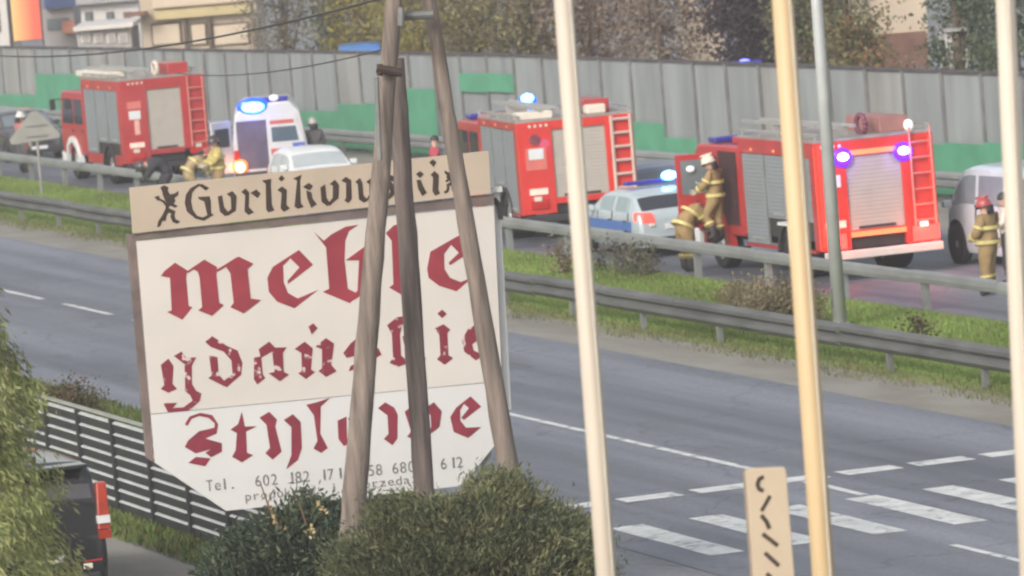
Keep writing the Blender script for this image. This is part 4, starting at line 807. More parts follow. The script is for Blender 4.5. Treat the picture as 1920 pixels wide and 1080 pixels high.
# ---- passenger cars and vans
def car(name, label, cat, loc, rz, L, W, H, paint, belt=.92, hood=.80, top=None, glass=None, rglass=None, cabw=.80, wheelr=.31, tail=None, group=None, stripe=None, nwin=2, tailz=None, cabin=None, tall=False):
    """Smooth shell: a grid of cross-sections along x, each a rounded ring from sill to sill; panes, lamps and seams are patches of that grid lifted off it."""
    t = thing(name, label, cat, loc, rz, group); h = W / 2; glass = glass or M_glass; tail = tail or M_tail_off
    top = top or [(0, .60), (.03, .90), (.10, belt + .06), (.50, H - .10), (.95, H - .01), (1.6, H), (L * .5, H - .02), (L * .58, H - .08), (L * .74, belt + .05), (L * .86, hood + .02), (L * .95, hood - .08), (L * .99, hood - .24), (L, .42)]
    kx, kz = [a for a, _ in top], [b_ for _, b_ in top]
    xs = np.unique(np.concatenate([np.linspace(0, L, 64), kx]))
    zt = np.interp(xs, kx, kz); zs_ = zt.copy()
    for _ in range(2): zs_[1:-1] = .25 * zs_[:-2] + .5 * zs_[1:-1] + .25 * zs_[2:]
    zt = zs_; wx = h * np.interp(xs, [0, .06, .35, L * .5, L - .7, L - .2, L], [.86, .93, .985, 1.0, .98, .90, .74])
    NS = 13
    def ring(i, lift=0.0):
        x, z1, w_ = xs[i], zt[i], wx[i]; zb = min(belt, z1 - .02); c = max(0.0, min(1.0, (z1 - zb) / (H - belt + 1e-6))); we = w_ * (.94 - c * (.94 - cabw)); zl = .24
        side = [(w_ * .93, zl), (w_ * .985, zl + .12), (w_ * 1.0, zl + (zb - zl) * .5), (w_ * .995, zl + (zb - zl) * .8), (w_ * .975, zb), (w_ * .975 + (we - w_ * .975) * .12, zb + (z1 - .07 * c - zb) * .14), (w_ * .975 + (we - w_ * .975) * .86, zb + (z1 - .07 * c - zb) * .86), (we, z1 - .07 * c), (we * .93, z1 - .03 * c), (we * .78, z1 - .008), (we * .5, z1 + .006), (we * .25, z1 + .012), (0, z1 + .014)]
        return [(x, y, z) for y, z in side] + [(x, -y, z) for y, z in side[-2::-1]]
    rings = [ring(i) for i in range(len(xs))]; n = 2 * NS - 1
    mb = MB(); vs_ = [p for r in rings for p in r]; m_ = len(rings)
    mb.add(vs_, [(j * n + i, j * n + i + 1, (j + 1) * n + i + 1, (j + 1) * n + i) for j in range(m_ - 1) for i in range(n - 1)] + [tuple(range(n)), tuple((m_ - 1) * n + i for i in range(n))] + [(j * n, (j + 1) * n, (j + 1) * n + n - 1, j * n + n - 1) for j in range(m_ - 1)])
    body = mb.build('body', paint, t, smooth=True); md = body.modifiers.new('edge', 'EDGE_SPLIT'); md.split_angle = R_(50)
    def patch(nm, m, xa, xb, ia, ib, lift=.008, par=None):
        js = [j for j in range(m_) if xa <= xs[j] <= xb]
        if len(js) < 2: js = [int(np.argmin(abs(xs - xa))), min(m_ - 1, int(np.argmin(abs(xs - xa))) + 1)]
        k = ib - ia + 1; g = np.array([[rings[j][i] for i in range(ia, ib + 1)] for j in js]); du = np.gradient(g, axis=0) if len(js) > 1 else g * 0; dv = np.gradient(g, axis=1)
        nr = np.cross(du, dv); nr /= np.linalg.norm(nr, axis=2)[..., None] + 1e-9; cen = np.array([L / 2, 0, .7]); sg_ = np.sign(np.sum(nr * (g - cen), axis=2))[..., None]; nr *= np.where(sg_ == 0, 1, sg_)
        o_ = (g + nr * lift).reshape(-1, 3); i_ = (g - nr * .004).reshape(-1, 3); q = MB(); N = len(o_)
        fs_ = [(a * k + b_, a * k + b_ + 1, (a + 1) * k + b_ + 1, (a + 1) * k + b_) for a in range(len(js) - 1) for b_ in range(k - 1)]
        edge = [a * k for a in range(len(js))] + [(len(js) - 1) * k + b_ for b_ in range(1, k)] + [a * k + k - 1 for a in range(len(js) - 2, -1, -1)] + [b_ for b_ in range(k - 2, 0, -1)]
        q.add([tuple(p) for p in o_] + [tuple(p) for p in i_], fs_ + [(e, e2, e2 + N, e + N) for e, e2 in zip(edge, edge[1:] + edge[:1])]); return q.build(nm, m, par or t, smooth=False)
    c0, c1 = cabin or (.62, L * .60)                       # extent of the side glass
    us = np.linspace(c0, c1, nwin + 1)
    for lo_, hi_ in ((5, 6), (2 * NS - 2 - 6, 2 * NS - 2 - 5)):
        for k in range(nwin): patch('side_window', glass, us[k] + .04, us[k + 1] - .04, lo_, hi_)
        for k in range(nwin + 1): patch('door_seam', M_dark, us[k] - .0, us[k] + .012, min(lo_, 2 * NS - 2 - 6) - (3 if lo_ < NS else 0), (lo_ if lo_ < NS else hi_ + 3), .002)
    rr0 = [x for x, z in top if z >= H - .13][0]; rf = [x for x, z in top if z >= H - .13][-1]; wb = [x for x, z in top if x > rf and z <= belt + .08][0]; rb0 = [x for x, z in top if z >= belt + .03][0]
    patch('rear_window', rglass or glass, rb0 + .03, rr0 - .02, 8, 2 * NS - 2 - 8); patch('windscreen', glass, rf + .06, wb - .02, 8, 2 * NS - 2 - 8)
    tz = tailz or (.72, .95)
    for s in (1, -1):
        for x in (.78, L - .82):
            wheel(t, x, s * (h - .0), wheelr, .2); MB().cyl((x, s * (h - .10), wheelr + .03), (x, s * (h - .012), wheelr + .03), wheelr + .07, wheelr + .07, 22).build('wheel_arch', M_dark, t)
        tl = MB().hexa([(-.012, s * h * .52, tz[0]), (-.012, s * h * .845, tz[0]), (.24, s * h * .99, tz[0] + .03), (.2, s * h * .6, tz[0] + .03), (.012, s * h * .58, tz[1] - .03), (.02, s * h * .83, tz[1]), (.26, s * h * .985, tz[1]), (.2, s * h * .6, tz[1])]).build('tail_lamp', tail, t, .025)
        MB().box(-.02, .03, s * h * .62 - .06, s * h * .62 + .06, tz[0] - .09, tz[0] - .02).build('reversing_lamp', M_cream, t, .01)
        MB().hexa([(L - .05, s * h * .42, .53), (L - .02, s * h * .72, .53), (L - .30, s * h * .93, .60), (L - .3, s * h * .5, .6), (L - .09, s * h * .45, .64), (L - .08, s * h * .72, .65), (L - .34, s * h * .91, .72), (L - .34, s * h * .5, .70)]).build('headlamp', M_whitelamp, t, .02)
        MB().box(wb - .42, wb - .26, s * (h + .08) - .09, s * (h + .08) + .09, belt + .02, belt + .16).build('mirror', paint, t, .03)
        for k in range(min(nwin, 2)): MB().box(us[k] + .1, us[k] + .26, s * (h + .004) - .012, s * (h + .004) + .012, belt - .14, belt - .115).build('door_handle', M_dark, t)
        if stripe: patch('stripe', stripe, .35, L - .75, 2 if s > 0 else 2 * NS - 2 - 3, 3 if s > 0 else 2 * NS - 2 - 2, .004)
    MB().box(-.035, .12, -h * .8, h * .8, .28, .44).build('rear_bumper', M_dark, t, .03); MB().box(-.02, .03, -.26, .26, .60, .71).build('number_plate', M_white, t)
    MB().box(L - .16, L + .02, -h * .7, h * .7, .26, .44).build('front_bumper', M_dark, t, .03); MB().box(L - .05, L + .028, -.26, .26, .36, .46).build('number_plate', M_white, t); MB().box(L - .08, L + .006, -.45, .45, .48, .60).build('grille', M_dark, t, .01)
    return t
def boxy(L, H, belt, hood, rake=.12, nose=.82): return [(0, .60), (.02, .95), (.05, belt + .05), (rake + .08, H - .12), (rake + .3, H - .015), (L * .4, H), (L * (nose - .22), H - .02), (L * (nose - .16), H - .09), (L * nose, belt + .04), (L * .93, hood), (L * .985, hood - .18), (L, .45)]
M_silver = mat('silver_blue_paint', (.50, .58, .62), .25, .2, .05, 2, coat=.6); M_bstripe = mat('blue_stripe', (.08, .16, .42), .4, 0, .1, 3)
pc = car('police_car', 'silver-blue hatchback police car with red tail lamp beside the guardrail', 'police car', on_line(1204, 41.75) + Vector((0, .85, 0)), A_, 4.2, 1.80, 1.42, M_silver, stripe=M_bstripe, glass=mat('bluish_glass', (.27, .34, .36), .08, 0, .2, 1.5, spec=.8), rglass=M_glass, tail=M_tail_on, tailz=(.76, .99))
MB().box(1.6, 1.85, -.5, .5, 1.475, 1.56).build('light_bar', M_blue_off, pc, .02); beacon(pc, (1.55, -.45, 1.56), .12, M_blue_on, ((.1, .35, 1), 5), 'lit_beacon', (1.2, 1.4, .9))
vl = on_line(1776, 45.2)
M_palevan = mat('pale_blue_white_paint', (.56, .66, .72), .3, 0, .05, 2, coat=.5)
wv = car('white_van', 'pale bluish white van with big dark wheel beyond the standing firefighter', 'van', vl + Vector((5.0, .95, 0)), A_, 5.2, 1.95, 2.0, M_palevan, belt=1.12, hood=1.0, top=boxy(5.2, 2.0, 1.12, 1.0, nose=.94), wheelr=.40, nwin=3, cabw=.88, cabin=(.5, 4.75), glass=mat('van_glass', (.24, .29, .33), .08, 0, .2, 1.5, spec=.8))
# ambulance: rear doors towards us, left one swung open; sides lean in towards a narrower roof
am0 = P(508, 300, 158.0); am0.z = 0
am = thing('ambulance', 'white ambulance with lit blue roof bar and open rear door', 'ambulance', am0, RZ_CAM + R_(90) + R_(2))
M_amb = mat('ambulance_white', (.62, .62, .64), .35, 0, .06, 2, coat=.4); M_astr = mat('ambulance_red', (.55, .10, .10), .4, 0, .1, 3); M_ablu = mat('ambulance_blue', (.08, .14, .48), .4, 0, .1, 3)
h = 1.02; Ha = 2.36; ht = .76
SEC = [(.0, .42, 1.2, Ha - .30, Ha), (.30, .42, 1.2, Ha - .22, Ha + .03), (3.6, .42, 1.2, Ha - .22, Ha + .03), (4.05, .42, 1.2, 1.95, 2.12), (4.6, .42, 1.1, 1.18, 1.2), (5.5, .42, .85, .92, .95)]
mb = MB(); vs_, fs_ = [], []
for x, za, zb, zc, zd in SEC:
    k = 1 if x < 4.3 else 1.15
    vs_ += [(x, -h, za), (x, -h, zb), (x, -(h * .45 + ht * .55) * min(1.1, k), zc), (x, -ht * .82 * k, zd), (x, ht * .82 * k, zd), (x, (h * .45 + ht * .55) * min(1.1, k), zc), (x, h, zb), (x, h, za)]
for j in range(len(SEC) - 1):
    for i in range(8): fs_.append((j * 8 + i, j * 8 + (i + 1) % 8, (j + 1) * 8 + (i + 1) % 8, (j + 1) * 8 + i))
mb.add(vs_, fs_ + [tuple(range(7, -1, -1)), tuple(range(40, 48))]).build('body', M_amb, am, .09)
MB().box(-.012, .2, .05, .86, .62, 1.92).build('opening_shade', mat('ambulance_shade', (.11, .09, .15), .7, 0, .3, 2), am)  # dark purple block stands for the shaded, blue-lit interior
d = MB().box(-.80, 0, 0, .05, .55, 1.98).build('rear_door', M_amb, am, .03); d.location = (-.02, h - .03, 0); d.rotation_euler = (0, 0, R_(-42))
quad_on(d, 'door_window', M_glass, [(-.68, .05, 1.28), (-.12, .05, 1.28), (-.12, .05, 1.78), (-.68, .05, 1.78)], .006, (0, 1, 0)); MB().box(-.76, -.03, .051, .056, .98, 1.16).build('stripe', M_astr, d)
quad_on(d, 'door_window', M_glass, [(-.68, 0, 1.28), (-.12, 0, 1.28), (-.12, 0, 1.78), (-.68, 0, 1.78)], .006, (0, -1, 0))
d2 = MB().add([(-.03, -h + .04, .52), (-.03, 0, .52), (-.03, 0, 2.0), (-.03, -.74, 2.0), (-.03, -h + .04, 1.2), (0.01, -h + .04, .52), (0.01, 0, .52), (0.01, 0, 2.0), (0.01, -.74, 2.0), (0.01, -h + .04, 1.2)], [(0, 1, 2, 3, 4), (9, 8, 7, 6, 5), (0, 5, 6, 1), (1, 6, 7, 2), (2, 7, 8, 3), (3, 8, 9, 4), (4, 9, 5, 0)]).build('rear_door', M_amb, am)
quad_on(d2, 'door_window', mat('ambulance_glass', (.08, .12, .16), .08, 0, .2, 1.5, spec=.8), [(-.03, -.80, 1.30), (-.03, -.08, 1.30), (-.03, -.08, 1.70), (-.03, -.74, 1.70)], .006, (-1, 0, 0))
MB().box(-.038, -.031, -.70, -.05, 1.78, 1.88).build('stripe', M_astr, d2); MB().box(-.038, -.031, -h + .06, -.62, 1.0, 1.24).build('stripe', M_ablu, d2); MB().box(-.038, -.031, -.30, -.03, .7, 1.12).build('stripe', M_astr, d2)
MB().box(.10, .45, -.60, .60, Ha + .02, Ha + .15).build('light_bar', M_blue_off, am, .04)
MB().ball((.05, .36, Ha - .06), (.12, .44, .25), 16, 10).build('light_halo', M_blue_halo, am, smooth=True); MB().ball((-.05, .36, Ha - .08), (.08, .30, .14), 16, 10).build('lit_light', M_blue_on, am, smooth=True); lamp(am, (-.35, .40, Ha - .05), (.12, .10, 1), 9, .1)  # outer glowing ball is the painted halo of the lit lamp
MB().ball((.1, -.22, Ha + .12), (.09, .13, .09)).build('lit_light', M_whitelamp, am, smooth=True)
for y in (.90, -.90): MB().box(-.045, .02, y - .07, y + .07, .85, 1.15).build('tail_lamp', M_tail_off, am, .01)
MB().ball((-.05, .84, .72), (.06, .22, .20), 14, 10).build('lamp_halo', mat('amber_halo', (.9, .2, .05), .3, 0, .05, 2, emit=1.0, ecol=(1, .22, .06)), am, smooth=True)  # glowing orange ball imitates the halo round the indicator
MB().ball((-.10, .84, .70), (.05, .13, .14), 14, 10).build('indicator_lamp', M_amber_on, am, smooth=True); lamp(am, (-.35, .86, .72), (1, .4, .2), 6, .08)
MB().box(-.12, .05, -h + .03, h - .03, .36, .55).build('rear_bumper', M_dark, am, .03)
for x in (.95, 4.6):
    for s in (1, -1): wheel(am, x, s * (h - .02), .34, .22)
for s in (1, -1): quad_on(am, 'side_window', M_glass, [(2.9, s * .99, 1.32), (3.95, s * .99, 1.32), (3.75, s * .90, 1.85), (2.9, s * .90, 1.85)], .01, (0, s, .1)); MB().box(.25, 4.4, s * h - .004, s * h + .006, .95, 1.12).build('stripe', M_astr, am)
wc0 = P(556, 330, 153.5); wc0.z = 0
wc = car('white_car', 'white car with rounded roof parked behind the sign header board', 'car', wc0, RZ_CAM + R_(-90 + 15), 4.0, 1.70, 1.44, M_white, hood=.86, glass=mat('pale_reflection_glass', (.42, .46, .48), .1, 0, .1, 1.5))  # pale glass colour has a whitish reflection painted in
MB().prism([(.9, .50), (1.7, .50), (1.3, .86)], .852, .858).build('red_marking', M_astr, wc); MB().prism([(.9, .50), (1.7, .50), (1.3, .86)], -.858, -.852).build('red_marking', M_astr, wc)
dk0 = P(76, 300, 182.0); dk0.z = 0
dc = car('dark_suv', 'dark grey car facing the camera behind the triangular road sign', 'car', dk0 + Vector((-4.4, 0, 0)), 0, 4.4, 1.8, 1.55, mat('dark_grey_paint', (.07, .068, .075), .25, .2, .1, 2, coat=.6), belt=1.0, hood=.92, glass=M_glassp)
bk0 = P(1225, 340, 146.0); bk0.z = 0
bc = car('blue_grey_car', 'blue-grey estate car parked behind the silver-blue police car', 'car', on_line(1196, 44.5) + Vector((0, .9, 0)), A_, 4.4, 1.78, 1.44, mat('blue_grey_paint', (.20, .23, .33), .3, .2, .08, 2, coat=.5), glass=M_glassp)
# black van parked by the fence
M_black = mat('black_paint', (.022, .022, .025), .18, 0, .15, 2, coat=.8)
vb = G(92, 1146)
bv = car('black_van', 'black van with tall red tail lamp parked by the slatted fence', 'van', vb, A_, 4.7, 1.85, 1.88, M_black, belt=1.02, hood=.95, top=boxy(4.7, 1.88, 1.02, .95, .18), cabw=.86, wheelr=.33, nwin=3, cabin=(.5, 3.8), tailz=(.58, .64), glass=mat('van_rear_glass', (.085, .085, .095), .15, 0, .2, 1.5, spec=.6))
for s in (1, -1):
    y = s * .84; o = MB().hexa([(-.02, y - .08, .98), (.10, y - .08, .98), (.10, y + .09, .98), (-.02, y + .09, .98), (.12, y - .1, 1.58), (.25, y - .1, 1.58), (.25, y + .03, 1.58), (.12, y + .03, 1.58)]).build('tall_tail_lamp', mat('dim_tail_lamp', (.36, .045, .025), .25, 0, .2, 6, coat=.5), bv, .015)
    MB().box(-.03, .1, y - .075, y + .085, 1.06, 1.16).build('reversing_lamp', M_white, bv); MB().box(-.035, .1, y - .075, y + .085, .86, .975).build('lower_lamp', mat('dim_tail_lamp', (.36, .045, .025), .25, 0, .2, 6, coat=.5), bv)
MB().box(.03, .40, -.70, .70, 1.80, 1.85).build('spoiler', M_black, bv, .02)
# vehicles on the service road beyond the barrier: only their tops rise over it
bt = P(676, 92, DB(676) + 8); bt.z = 0
tb = car('blue_van', 'blue van roof showing over the barrier beside the utility pole', 'van', bt, RZ_CAM + R_(92), 4.6, 1.5, z_at(bt.x, bt.y, 84), mat('blue_van_paint', (.06, .18, .46), .4, 0, .1, 2, coat=.4), belt=1.3, hood=1.1, top=boxy(4.6, z_at(bt.x, bt.y, 84), 1.3, 1.1), wheelr=.36, cabw=.88, nwin=3, cabin=(.5, 3.7))
pv0 = P(1385, 116, DB(1385) + 9); pv0.z = 0
pv = car('police_van', 'police van behind the barrier with a small blue light showing', 'van', pv0 - RT * 2.2, RZ_CAM, 4.6, 1.95, z_at(pv0.x, pv0.y, 124), mat('navy_van_paint', (.05, .05, .14), .4, 0, .1, 2), belt=1.2, hood=1.05, top=boxy(4.6, z_at(pv0.x, pv0.y, 124), 1.2, 1.05), wheelr=.36, cabw=.88, nwin=3, cabin=(.5, 3.7))
zz0 = z_at(pv0.x, pv0.y, 124); MB().box(1.7, 2.8, -.3, .3, zz0, zz0 + .14).build('light_bar', M_blue_off, pv, .02); MB().ball((2.35, -.2, zz0 + .1), (.16, .1, .09)).build('lit_light', mat('small_blue_lamp', (.1, .12, 1), .3, 0, .02, 2, emit=4, ecol=(.12, .14, 1)), pv, smooth=True)
# ================================================================== PEOPLE (local +x is where the person faces)
M_skin = mat('skin', (.52, .32, .24), .6, 0, .08, 5)
M_boot = mat('boot_leather', (.03, .028, .026), .6, 0, .2, 6)
M_gear = mat('khaki_turnout_gear', (.30, .205, .095), .9, 0, .22, 4, .4)
M_gear2 = mat('tan_turnout_gear', (.36, .27, .16), .9, 0, .2, 4, .4)
M_band = mat('yellow_reflective_band', (.58, .50, .20), .5, 0, .2, 8, emit=.03, ecol=(.9, .8, .25))  # slight emission in place of reflected light
M_navycl = mat('navy_uniform', (.035, .035, .045), .9, 0, .25, 4, .4)
M_pink = mat('faded_red_jacket', (.40, .13, .13), .9, 0, .2, 4, .4); M_greyt = mat('grey_trousers', (.10, .095, .10), .9, 0, .2, 4)
M_glv = mat('work_glove', (.50, .45, .38), .8, 0, .2, 6); M_glvd = mat('dark_glove', (.05, .05, .05), .8, 0, .2, 6)
J0 = dict(pel=(0, 0, .98), sp=(0, 0, 1.15), ch=(0, 0, 1.38), nk=(.01, 0, 1.52), hd=(.03, 0, 1.63), ht=(.04, 0, 1.74),
  shL=(0, .19, 1.43), elL=(-.02, .27, 1.16), wrL=(.06, .29, .92), shR=(0, -.19, 1.43), elR=(-.02, -.27, 1.16), wrR=(.06, -.29, .92),
  hiL=(0, .10, .92), knL=(.03, .12, .50), anL=(0, .13, .10), toL=(.17, .15, .05), hiR=(0, -.10, .92), knR=(.03, -.12, .50), anR=(0, -.13, .10), toR=(.17, -.15, .05))
RAD = dict(pel=(.175, .15), sp=(.17, .14), ch=(.20, .15), nk=(.075, .075), hd=(.095, .10), ht=(.075, .08), shL=.10, shR=.10, elL=.075, elR=.075, wrL=.055, wrR=.055,
  hiL=.125, hiR=.125, knL=.09, knR=.09, anL=.075, anR=.075, toL=.055, toR=.055)
ED = [('pel', 'sp'), ('sp', 'ch'), ('ch', 'nk'), ('nk', 'hd'), ('hd', 'ht'), ('ch', 'shL'), ('shL', 'elL'), ('elL', 'wrL'), ('ch', 'shR'), ('shR', 'elR'), ('elR', 'wrR'),
  ('pel', 'hiL'), ('hiL', 'knL'), ('knL', 'anL'), ('anL', 'toL'), ('pel', 'hiR'), ('hiR', 'knR'), ('knR', 'anR'), ('anR', 'toR')]
def person(label, loc, rz, pose=None, top=M_gear, legs=M_gear, helmet=(.72, .62, .46), bands=True, bulk=1.0, hand=M_glv, hair=None, group='firefighters at the scene', helmname='helmet'):
    J = dict(J0); J.update(pose or {}); J = {k: Vector(v) for k, v in J.items()}
    t = thing('person', label, 'person', loc, rz, group)
    names = list(J); bm = bmesh.new(); sk_ = bm.verts.layers.skin.verify(); vs = {}
    for k in names:
        v = bm.verts.new(J[k]); r = RAD[k]; r = r if isinstance(r, tuple) else (r, r); b_ = 1 if k in ('hd', 'ht', 'nk') else bulk
        v[sk_].radius = (r[0] * b_, r[1] * b_); v[sk_].use_root = (k == 'pel'); vs[k] = v
    for a, b_ in ED: bm.edges.new((vs[a], vs[b_]))
    me = bpy.data.meshes.new('body'); bm.to_mesh(me); bm.free(); o = bpy.data.objects.new('body', me); col.objects.link(o)
    o.modifiers.new('skin', 'SKIN').use_smooth_shade = True; o.modifiers.new('sub', 'SUBSURF').levels = 2; o.modifiers['sub'].render_levels = 2
    bpy.context.view_layer.update(); me2 = bpy.data.meshes.new_from_object(o.evaluated_get(bpy.context.evaluated_depsgraph_get())); bpy.data.objects.remove(o)
    me2.materials.clear()
    for x in (top, legs, M_skin, M_boot): me2.materials.append(x)
    ju = J['pel']; axis = (J['ch'] - J['pel']).normalized(); neck = J['nk']; na = (J['ht'] - J['nk']).normalized()
    arms = [J[k] for k in ('elL', 'wrL', 'elR', 'wrR', 'shL', 'shR')]; mi = []
    for p in me2.polygons:
        c = p.center; near = min(names, key=lambda k: (J[k] - c).length)
        if (c - neck).dot(na) > .0 and near in ('nk', 'hd', 'ht'): m = 2
        elif near in ('anL', 'anR', 'toL', 'toR'): m = 3
        elif near in ('hiL', 'hiR', 'knL', 'knR') or (near == 'pel' and (c - ju).dot(axis) < -.03): m = 1
        else: m = 0
        mi.append(m); p.use_smooth = True
    me2.polygons.foreach_set('material_index', mi)
    from mathutils import noise as mn       # cloth folds
    for v in me2.vertices:
        if (v.co - J['hd']).length > .2: q = v.co * 9; v.co += v.normal * (.018 * mn.noise(q + Vector(loc)) + .012 * mn.noise(Vector((q.x, q.y, q.z * 2.6)) + Vector((5, 1, 3))))
    # nose and ears belong to the head's own surface
    bo = bpy.data.objects.new('body', me2); col.objects.link(bo); bo.parent = t
    hx = na.cross(Vector((0, 1, 0))); hx = (hx * (1 if hx.x > 0 else -1)).normalized(); hc = J['hd'] + na * .03; side = na.cross(hx).normalized()
    MB().add([hc + hx * .085 + na * .03, hc + hx * .12 - na * .02, hc + hx * .088 - na * .025 + side * .02, hc + hx * .088 - na * .025 - side * .02], [(0, 1, 2), (0, 3, 1), (1, 3, 2), (0, 2, 3)]).build('nose', M_skin, t)
    for s in (1, -1): MB().ball(hc + side * s * .093, (.02, .012, .032), 8, 6).build('ear', M_skin, t, smooth=True); MB().ball(hc + hx * .088 + side * s * .035 + na * .03, .012, 8, 6).build('eye', M_dark, t)
    def oriented(mb, nm, m):
        ob = mb.build(nm, m, t, smooth=True); R3 = Matrix((hx, side * (1 if hx.cross(side).dot(na) > 0 else -1), na)).transposed().to_4x4(); ob.matrix_local = Matrix.Translation(hc) @ R3; return ob
    if helmet:
        mm = mat('helmet_%d_%d_%d' % tuple(int(c * 100) for c in helmet), helmet, .35, 0, .06, 3, coat=.4)
        hm = MB().ball((-.005, 0, .035), (.155, .14, .15), 16, 8, 0, -.15); hm.cyl((-.0, 0, .01), (-.0, 0, .035), .175, .16, 18); hm.box(-.13, .14, -.012, .012, .16, .20); oriented(hm, helmname, mm)
        oriented(MB().prism([(.10, -.03), (.135, .0), (.15, .06), (.12, .06)], -.10, .10), 'visor', M_glass)
        oriented(MB().prism([(-.15, .0), (-.11, .02), (-.10, -.14), (-.14, -.15)], -.11, .11), 'neck_guard', M_navycl)
    elif hair: oriented(MB().ball((-.012, 0, .03), (.115, .108, .125), 14, 8, 0, -.1), 'hair', hair)
    # gloves: palm, four fingers, thumb on the side of the palm
    for s, k, e in ((1, 'wrL', 'elL'), (-1, 'wrR', 'elR')):
        wv_ = J[k]; d = (wv_ - J[e]).normalized(); sd_ = d.orthogonal().normalized(); sd_ = (Vector((1, 0, 0)) - d * d.x); sd_ = sd_.normalized() if sd_.length > .1 else d.orthogonal().normalized(); n_ = d.cross(sd_)
        mb = MB(); c0 = wv_ + d * .02
        mb.hexa([c0 - sd_ * .042 - n_ * .02, c0 + sd_ * .042 - n_ * .02, c0 + sd_ * .042 + n_ * .02, c0 - sd_ * .042 + n_ * .02] + [c0 + d * .10 + q for q in (-sd_ * .045 - n_ * .016, sd_ * .045 - n_ * .016, sd_ * .045 + n_ * .016, -sd_ * .045 + n_ * .016)])
        for i, ln in enumerate((.062, .078, .084, .074)):
            a = c0 + d * .095 + sd_ * (-.034 + i * .0225); b_ = a + d * ln * .55 + n_ * s * .012; c = b_ + d * ln * .4 + n_ * s * .03; mb.cyl(a, b_, .0105, .010, 7); mb.cyl(b_, c, .010, .008, 7)
        a = c0 + d * .03 + sd_ * .04; b_ = a + d * .035 + sd_ * .035; mb.cyl(a, b_, .013, .012, 7); mb.cyl(b_, b_ + d * .035 + n_ * s * .012, .012, .009, 7); mb.build('glove', hand, t)
    if bands:
        def ring(a, b_, f, r, wd=.048, par=None):
            p = J[a].lerp(J[b_], f); d = (J[b_] - J[a]).normalized(); MB().cyl(p - d * wd / 2, p + d * wd / 2, r, r, 16).build('reflective_band', M_band, t, smooth=False)
        B = bulk
        for s in 'LR':
            ring('sh' + s, 'el' + s, .62, .098 * B); ring('el' + s, 'wr' + s, .62, .078 * B); ring('kn' + s, 'an' + s, .35, .098 * B)
        # torso hoops follow the elliptical trunk
        for a, b_, f, rx, ry in (('pel', 'sp', .15, .185, .215), ('sp', 'ch', .55, .182, .215)):
            p = J[a].lerp(J[b_], f); d = (J[b_] - J[a]).normalized(); yv = Vector((0, 1, 0)); xv = yv.cross(d).normalized(); n = 20
            vs_ = [p + xv * rx * B * math.cos(6.2832 * i / n) + yv * ry * B * math.sin(6.2832 * i / n) + d * q for q in (-.035, .035) for i in range(n)]
            MB().add(vs_, [(i, (i + 1) % n, n + (i + 1) % n, n + i) for i in range(n)]).build('reflective_band', M_band, t)
    return t
# facing angles: pi = away along the road, RZ_CAM = towards the picture's right, RZ_CAM+pi = towards its left
LEFT, RIGHT, AWAY = RZ_CAM + math.pi, RZ_CAM, A_
# firefighter on the cab step of the third engine
fa = P(1352, 500, (on_line(1352, 41.55) - EYE).dot(FH)); fa.z = .60
person('firefighter with cream helmet standing on the cab step of a fire engine', fa, LEFT + R_(-25), dict(hd=(.09, 0, 1.62), nk=(.05, 0, 1.52), ht=(.10, 0, 1.73), elR=(.10, -.27, 1.20), wrR=(.30, -.20, 1.22), elL=(.12, .27, 1.22), wrL=(.32, .22, 1.12), knL=(.18, .12, .58), anL=(.02, .13, .18), toL=(.18, .15, .13)), helmet=(.70, .62, .50), bulk=1.08)
# firefighter bent forward at the guardrail
fb = on_line(1291, 41.2)
person('firefighter bent forward beside the guardrail under the open cab door', fb, RIGHT + R_(30), dict(pel=(-.06, 0, .95), sp=(.03, 0, 1.10), ch=(.20, 0, 1.27), nk=(.34, 0, 1.34), hd=(.43, 0, 1.36), ht=(.52, 0, 1.40), shL=(.22, .20, 1.30), shR=(.22, -.20, 1.30), elL=(.36, .26, 1.08), wrL=(.50, .16, .90), elR=(.36, -.26, 1.06), wrR=(.52, -.14, .92), hiL=(-.05, .1, .90), hiR=(-.05, -.1, .90)), helmet=(.34, .24, .12), bulk=1.3)
fc = P(1856, 500, 109.5); fc.z = 0
person('firefighter with red helmet standing by the pale van', fc, AWAY + R_(40), dict(elL=(.08, .28, 1.18), wrL=(.24, .16, 1.08), elR=(.02, -.28, 1.18), wrR=(.20, -.20, 1.02), knR=(.08, -.13, .50), anR=(.06, -.14, .10), toR=(.22, -.16, .05)), helmet=(.42, .07, .07), bulk=1.3)
fe = P(1893, 500, 110.8); fe.z = 0
person('person in pale jacket and dark trousers next to the firefighter in the red helmet', fe, LEFT, dict(elL=(.1, .26, 1.2), wrL=(.3, .2, 1.2)), top=M_cream, legs=M_navycl, helmet=None, hair=M_dark, bands=False, hand=M_skin, group='bystanders')
# people between the first engine and the sign header
fd = P(408, 300, 153.5); fd.z = 0
BENT = dict(pel=(-.10, 0, .90), sp=(.0, 0, 1.03), ch=(.20, 0, 1.18), nk=(.34, 0, 1.24), hd=(.42, 0, 1.28), ht=(.50, 0, 1.33), shL=(.22, .20, 1.20), shR=(.22, -.20, 1.20), elL=(.36, .25, .98), wrL=(.48, .14, .80), elR=(.36, -.25, .98), wrR=(.50, -.12, .82), hiL=(-.09, .1, .85), hiR=(-.09, -.1, .85), knL=(.10, .12, .48), knR=(.10, -.12, .48))
person('firefighter in yellow jacket and dark helmet standing beside the ambulance', fd, LEFT + R_(20), {**J0, 'hd': (.07, 0, 1.62), 'elL': (.14, .27, 1.2), 'wrL': (.34, .2, 1.1), 'elR': (.14, -.27, 1.2), 'wrR': (.34, -.2, 1.1)}, top=mat('yellow_jacket', (.46, .36, .13), .9, 0, .2, 4, .3), helmet=(.06, .04, .045), bulk=1.15)
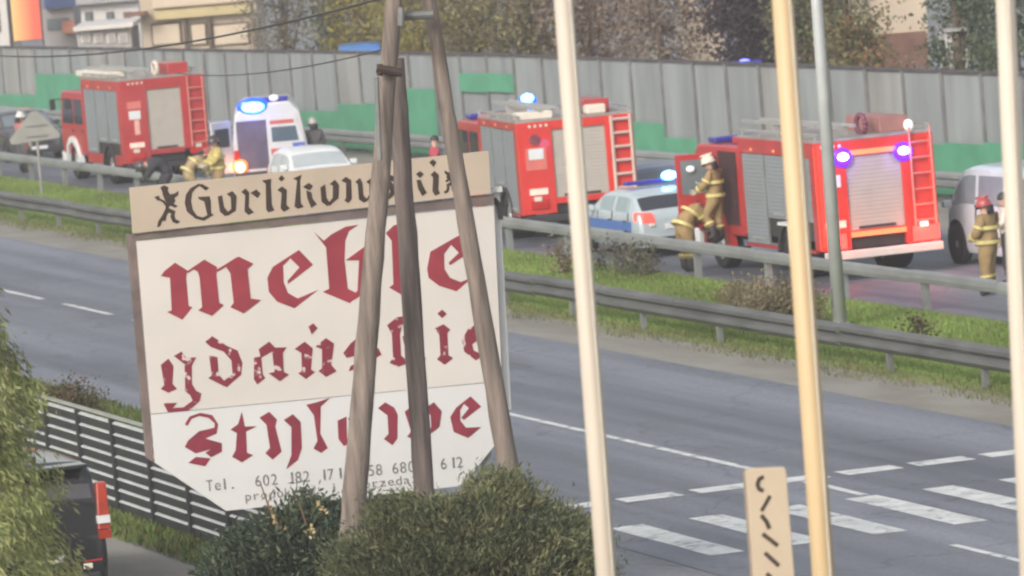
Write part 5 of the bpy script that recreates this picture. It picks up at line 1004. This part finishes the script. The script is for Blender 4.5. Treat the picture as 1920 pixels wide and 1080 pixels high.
ff = P(355, 300, 154.5); ff.z = 0
person('firefighter in tan gear and red-brown helmet bending towards the yellow-jacketed one', ff, RIGHT + R_(25), BENT, top=M_gear2, legs=M_gear2, helmet=(.42, .10, .08), bulk=1.1)
fg_ = P(303, 300, 155.0); fg_.z = 0
person('person in dark uniform stooping before the rear of a fire engine', fg_, LEFT + R_(10), {**BENT, 'ch': (.24, 0, 1.14), 'nk': (.40, 0, 1.14), 'hd': (.49, 0, 1.12), 'ht': (.58, 0, 1.12)}, top=M_navycl, legs=M_navycl, helmet=(.05, .05, .06), bands=False, bulk=1.5, hand=M_glvd)
fh_ = P(44, 300, 176.0); fh_.z = 0
person('firefighter with white helmet and faded red jacket by the dark grey car', fh_, RIGHT + R_(40), dict(elL=(.1, .26, 1.2), wrL=(.3, .18, 1.25)), top=M_pink, legs=M_greyt, helmet=(.70, .70, .66), bands=False, bulk=1.1)
fi = P(592, 300, 158.5); fi.z = 0
person('person with pale cap standing right beside the ambulance', fi, AWAY, None, top=M_greyt, legs=M_navycl, helmet=(.50, .48, .42), bands=False, bulk=1.0, hand=M_skin, helmname='cap')
fj = P(816, 300, 145.8); fj.z = 0
person('person in red jacket standing bareheaded on the far carriageway', fj, RIGHT, None, top=mat('red_jacket', (.42, .06, .09), .9, 0, .2, 4), legs=M_navycl, helmet=None, hair=M_dark, bands=False, bulk=1.05, hand=M_skin, group='bystanders')

# ================================================================== AIR: thin haze volume added to lift the darks and soften contrast
hz = MB().box(-700, 60, -260, 420, -1.2, 26).build('haze', []); tag(hz, kind='stuff')
mh = bpy.data.materials.new('haze'); mh.use_nodes = True; nh = mh.node_tree; nh.nodes.clear()
ho = nh.nodes.new('ShaderNodeOutputMaterial'); hv = nh.nodes.new('ShaderNodeVolumePrincipled'); nh.links.new(hv.outputs[0], ho.inputs['Volume'])
hv.inputs['Color'].default_value = (.95, .92, .93, 1); hv.inputs['Density'].default_value = .0009; hv.inputs['Anisotropy'].default_value = .2
hz.data.materials.append(mh)
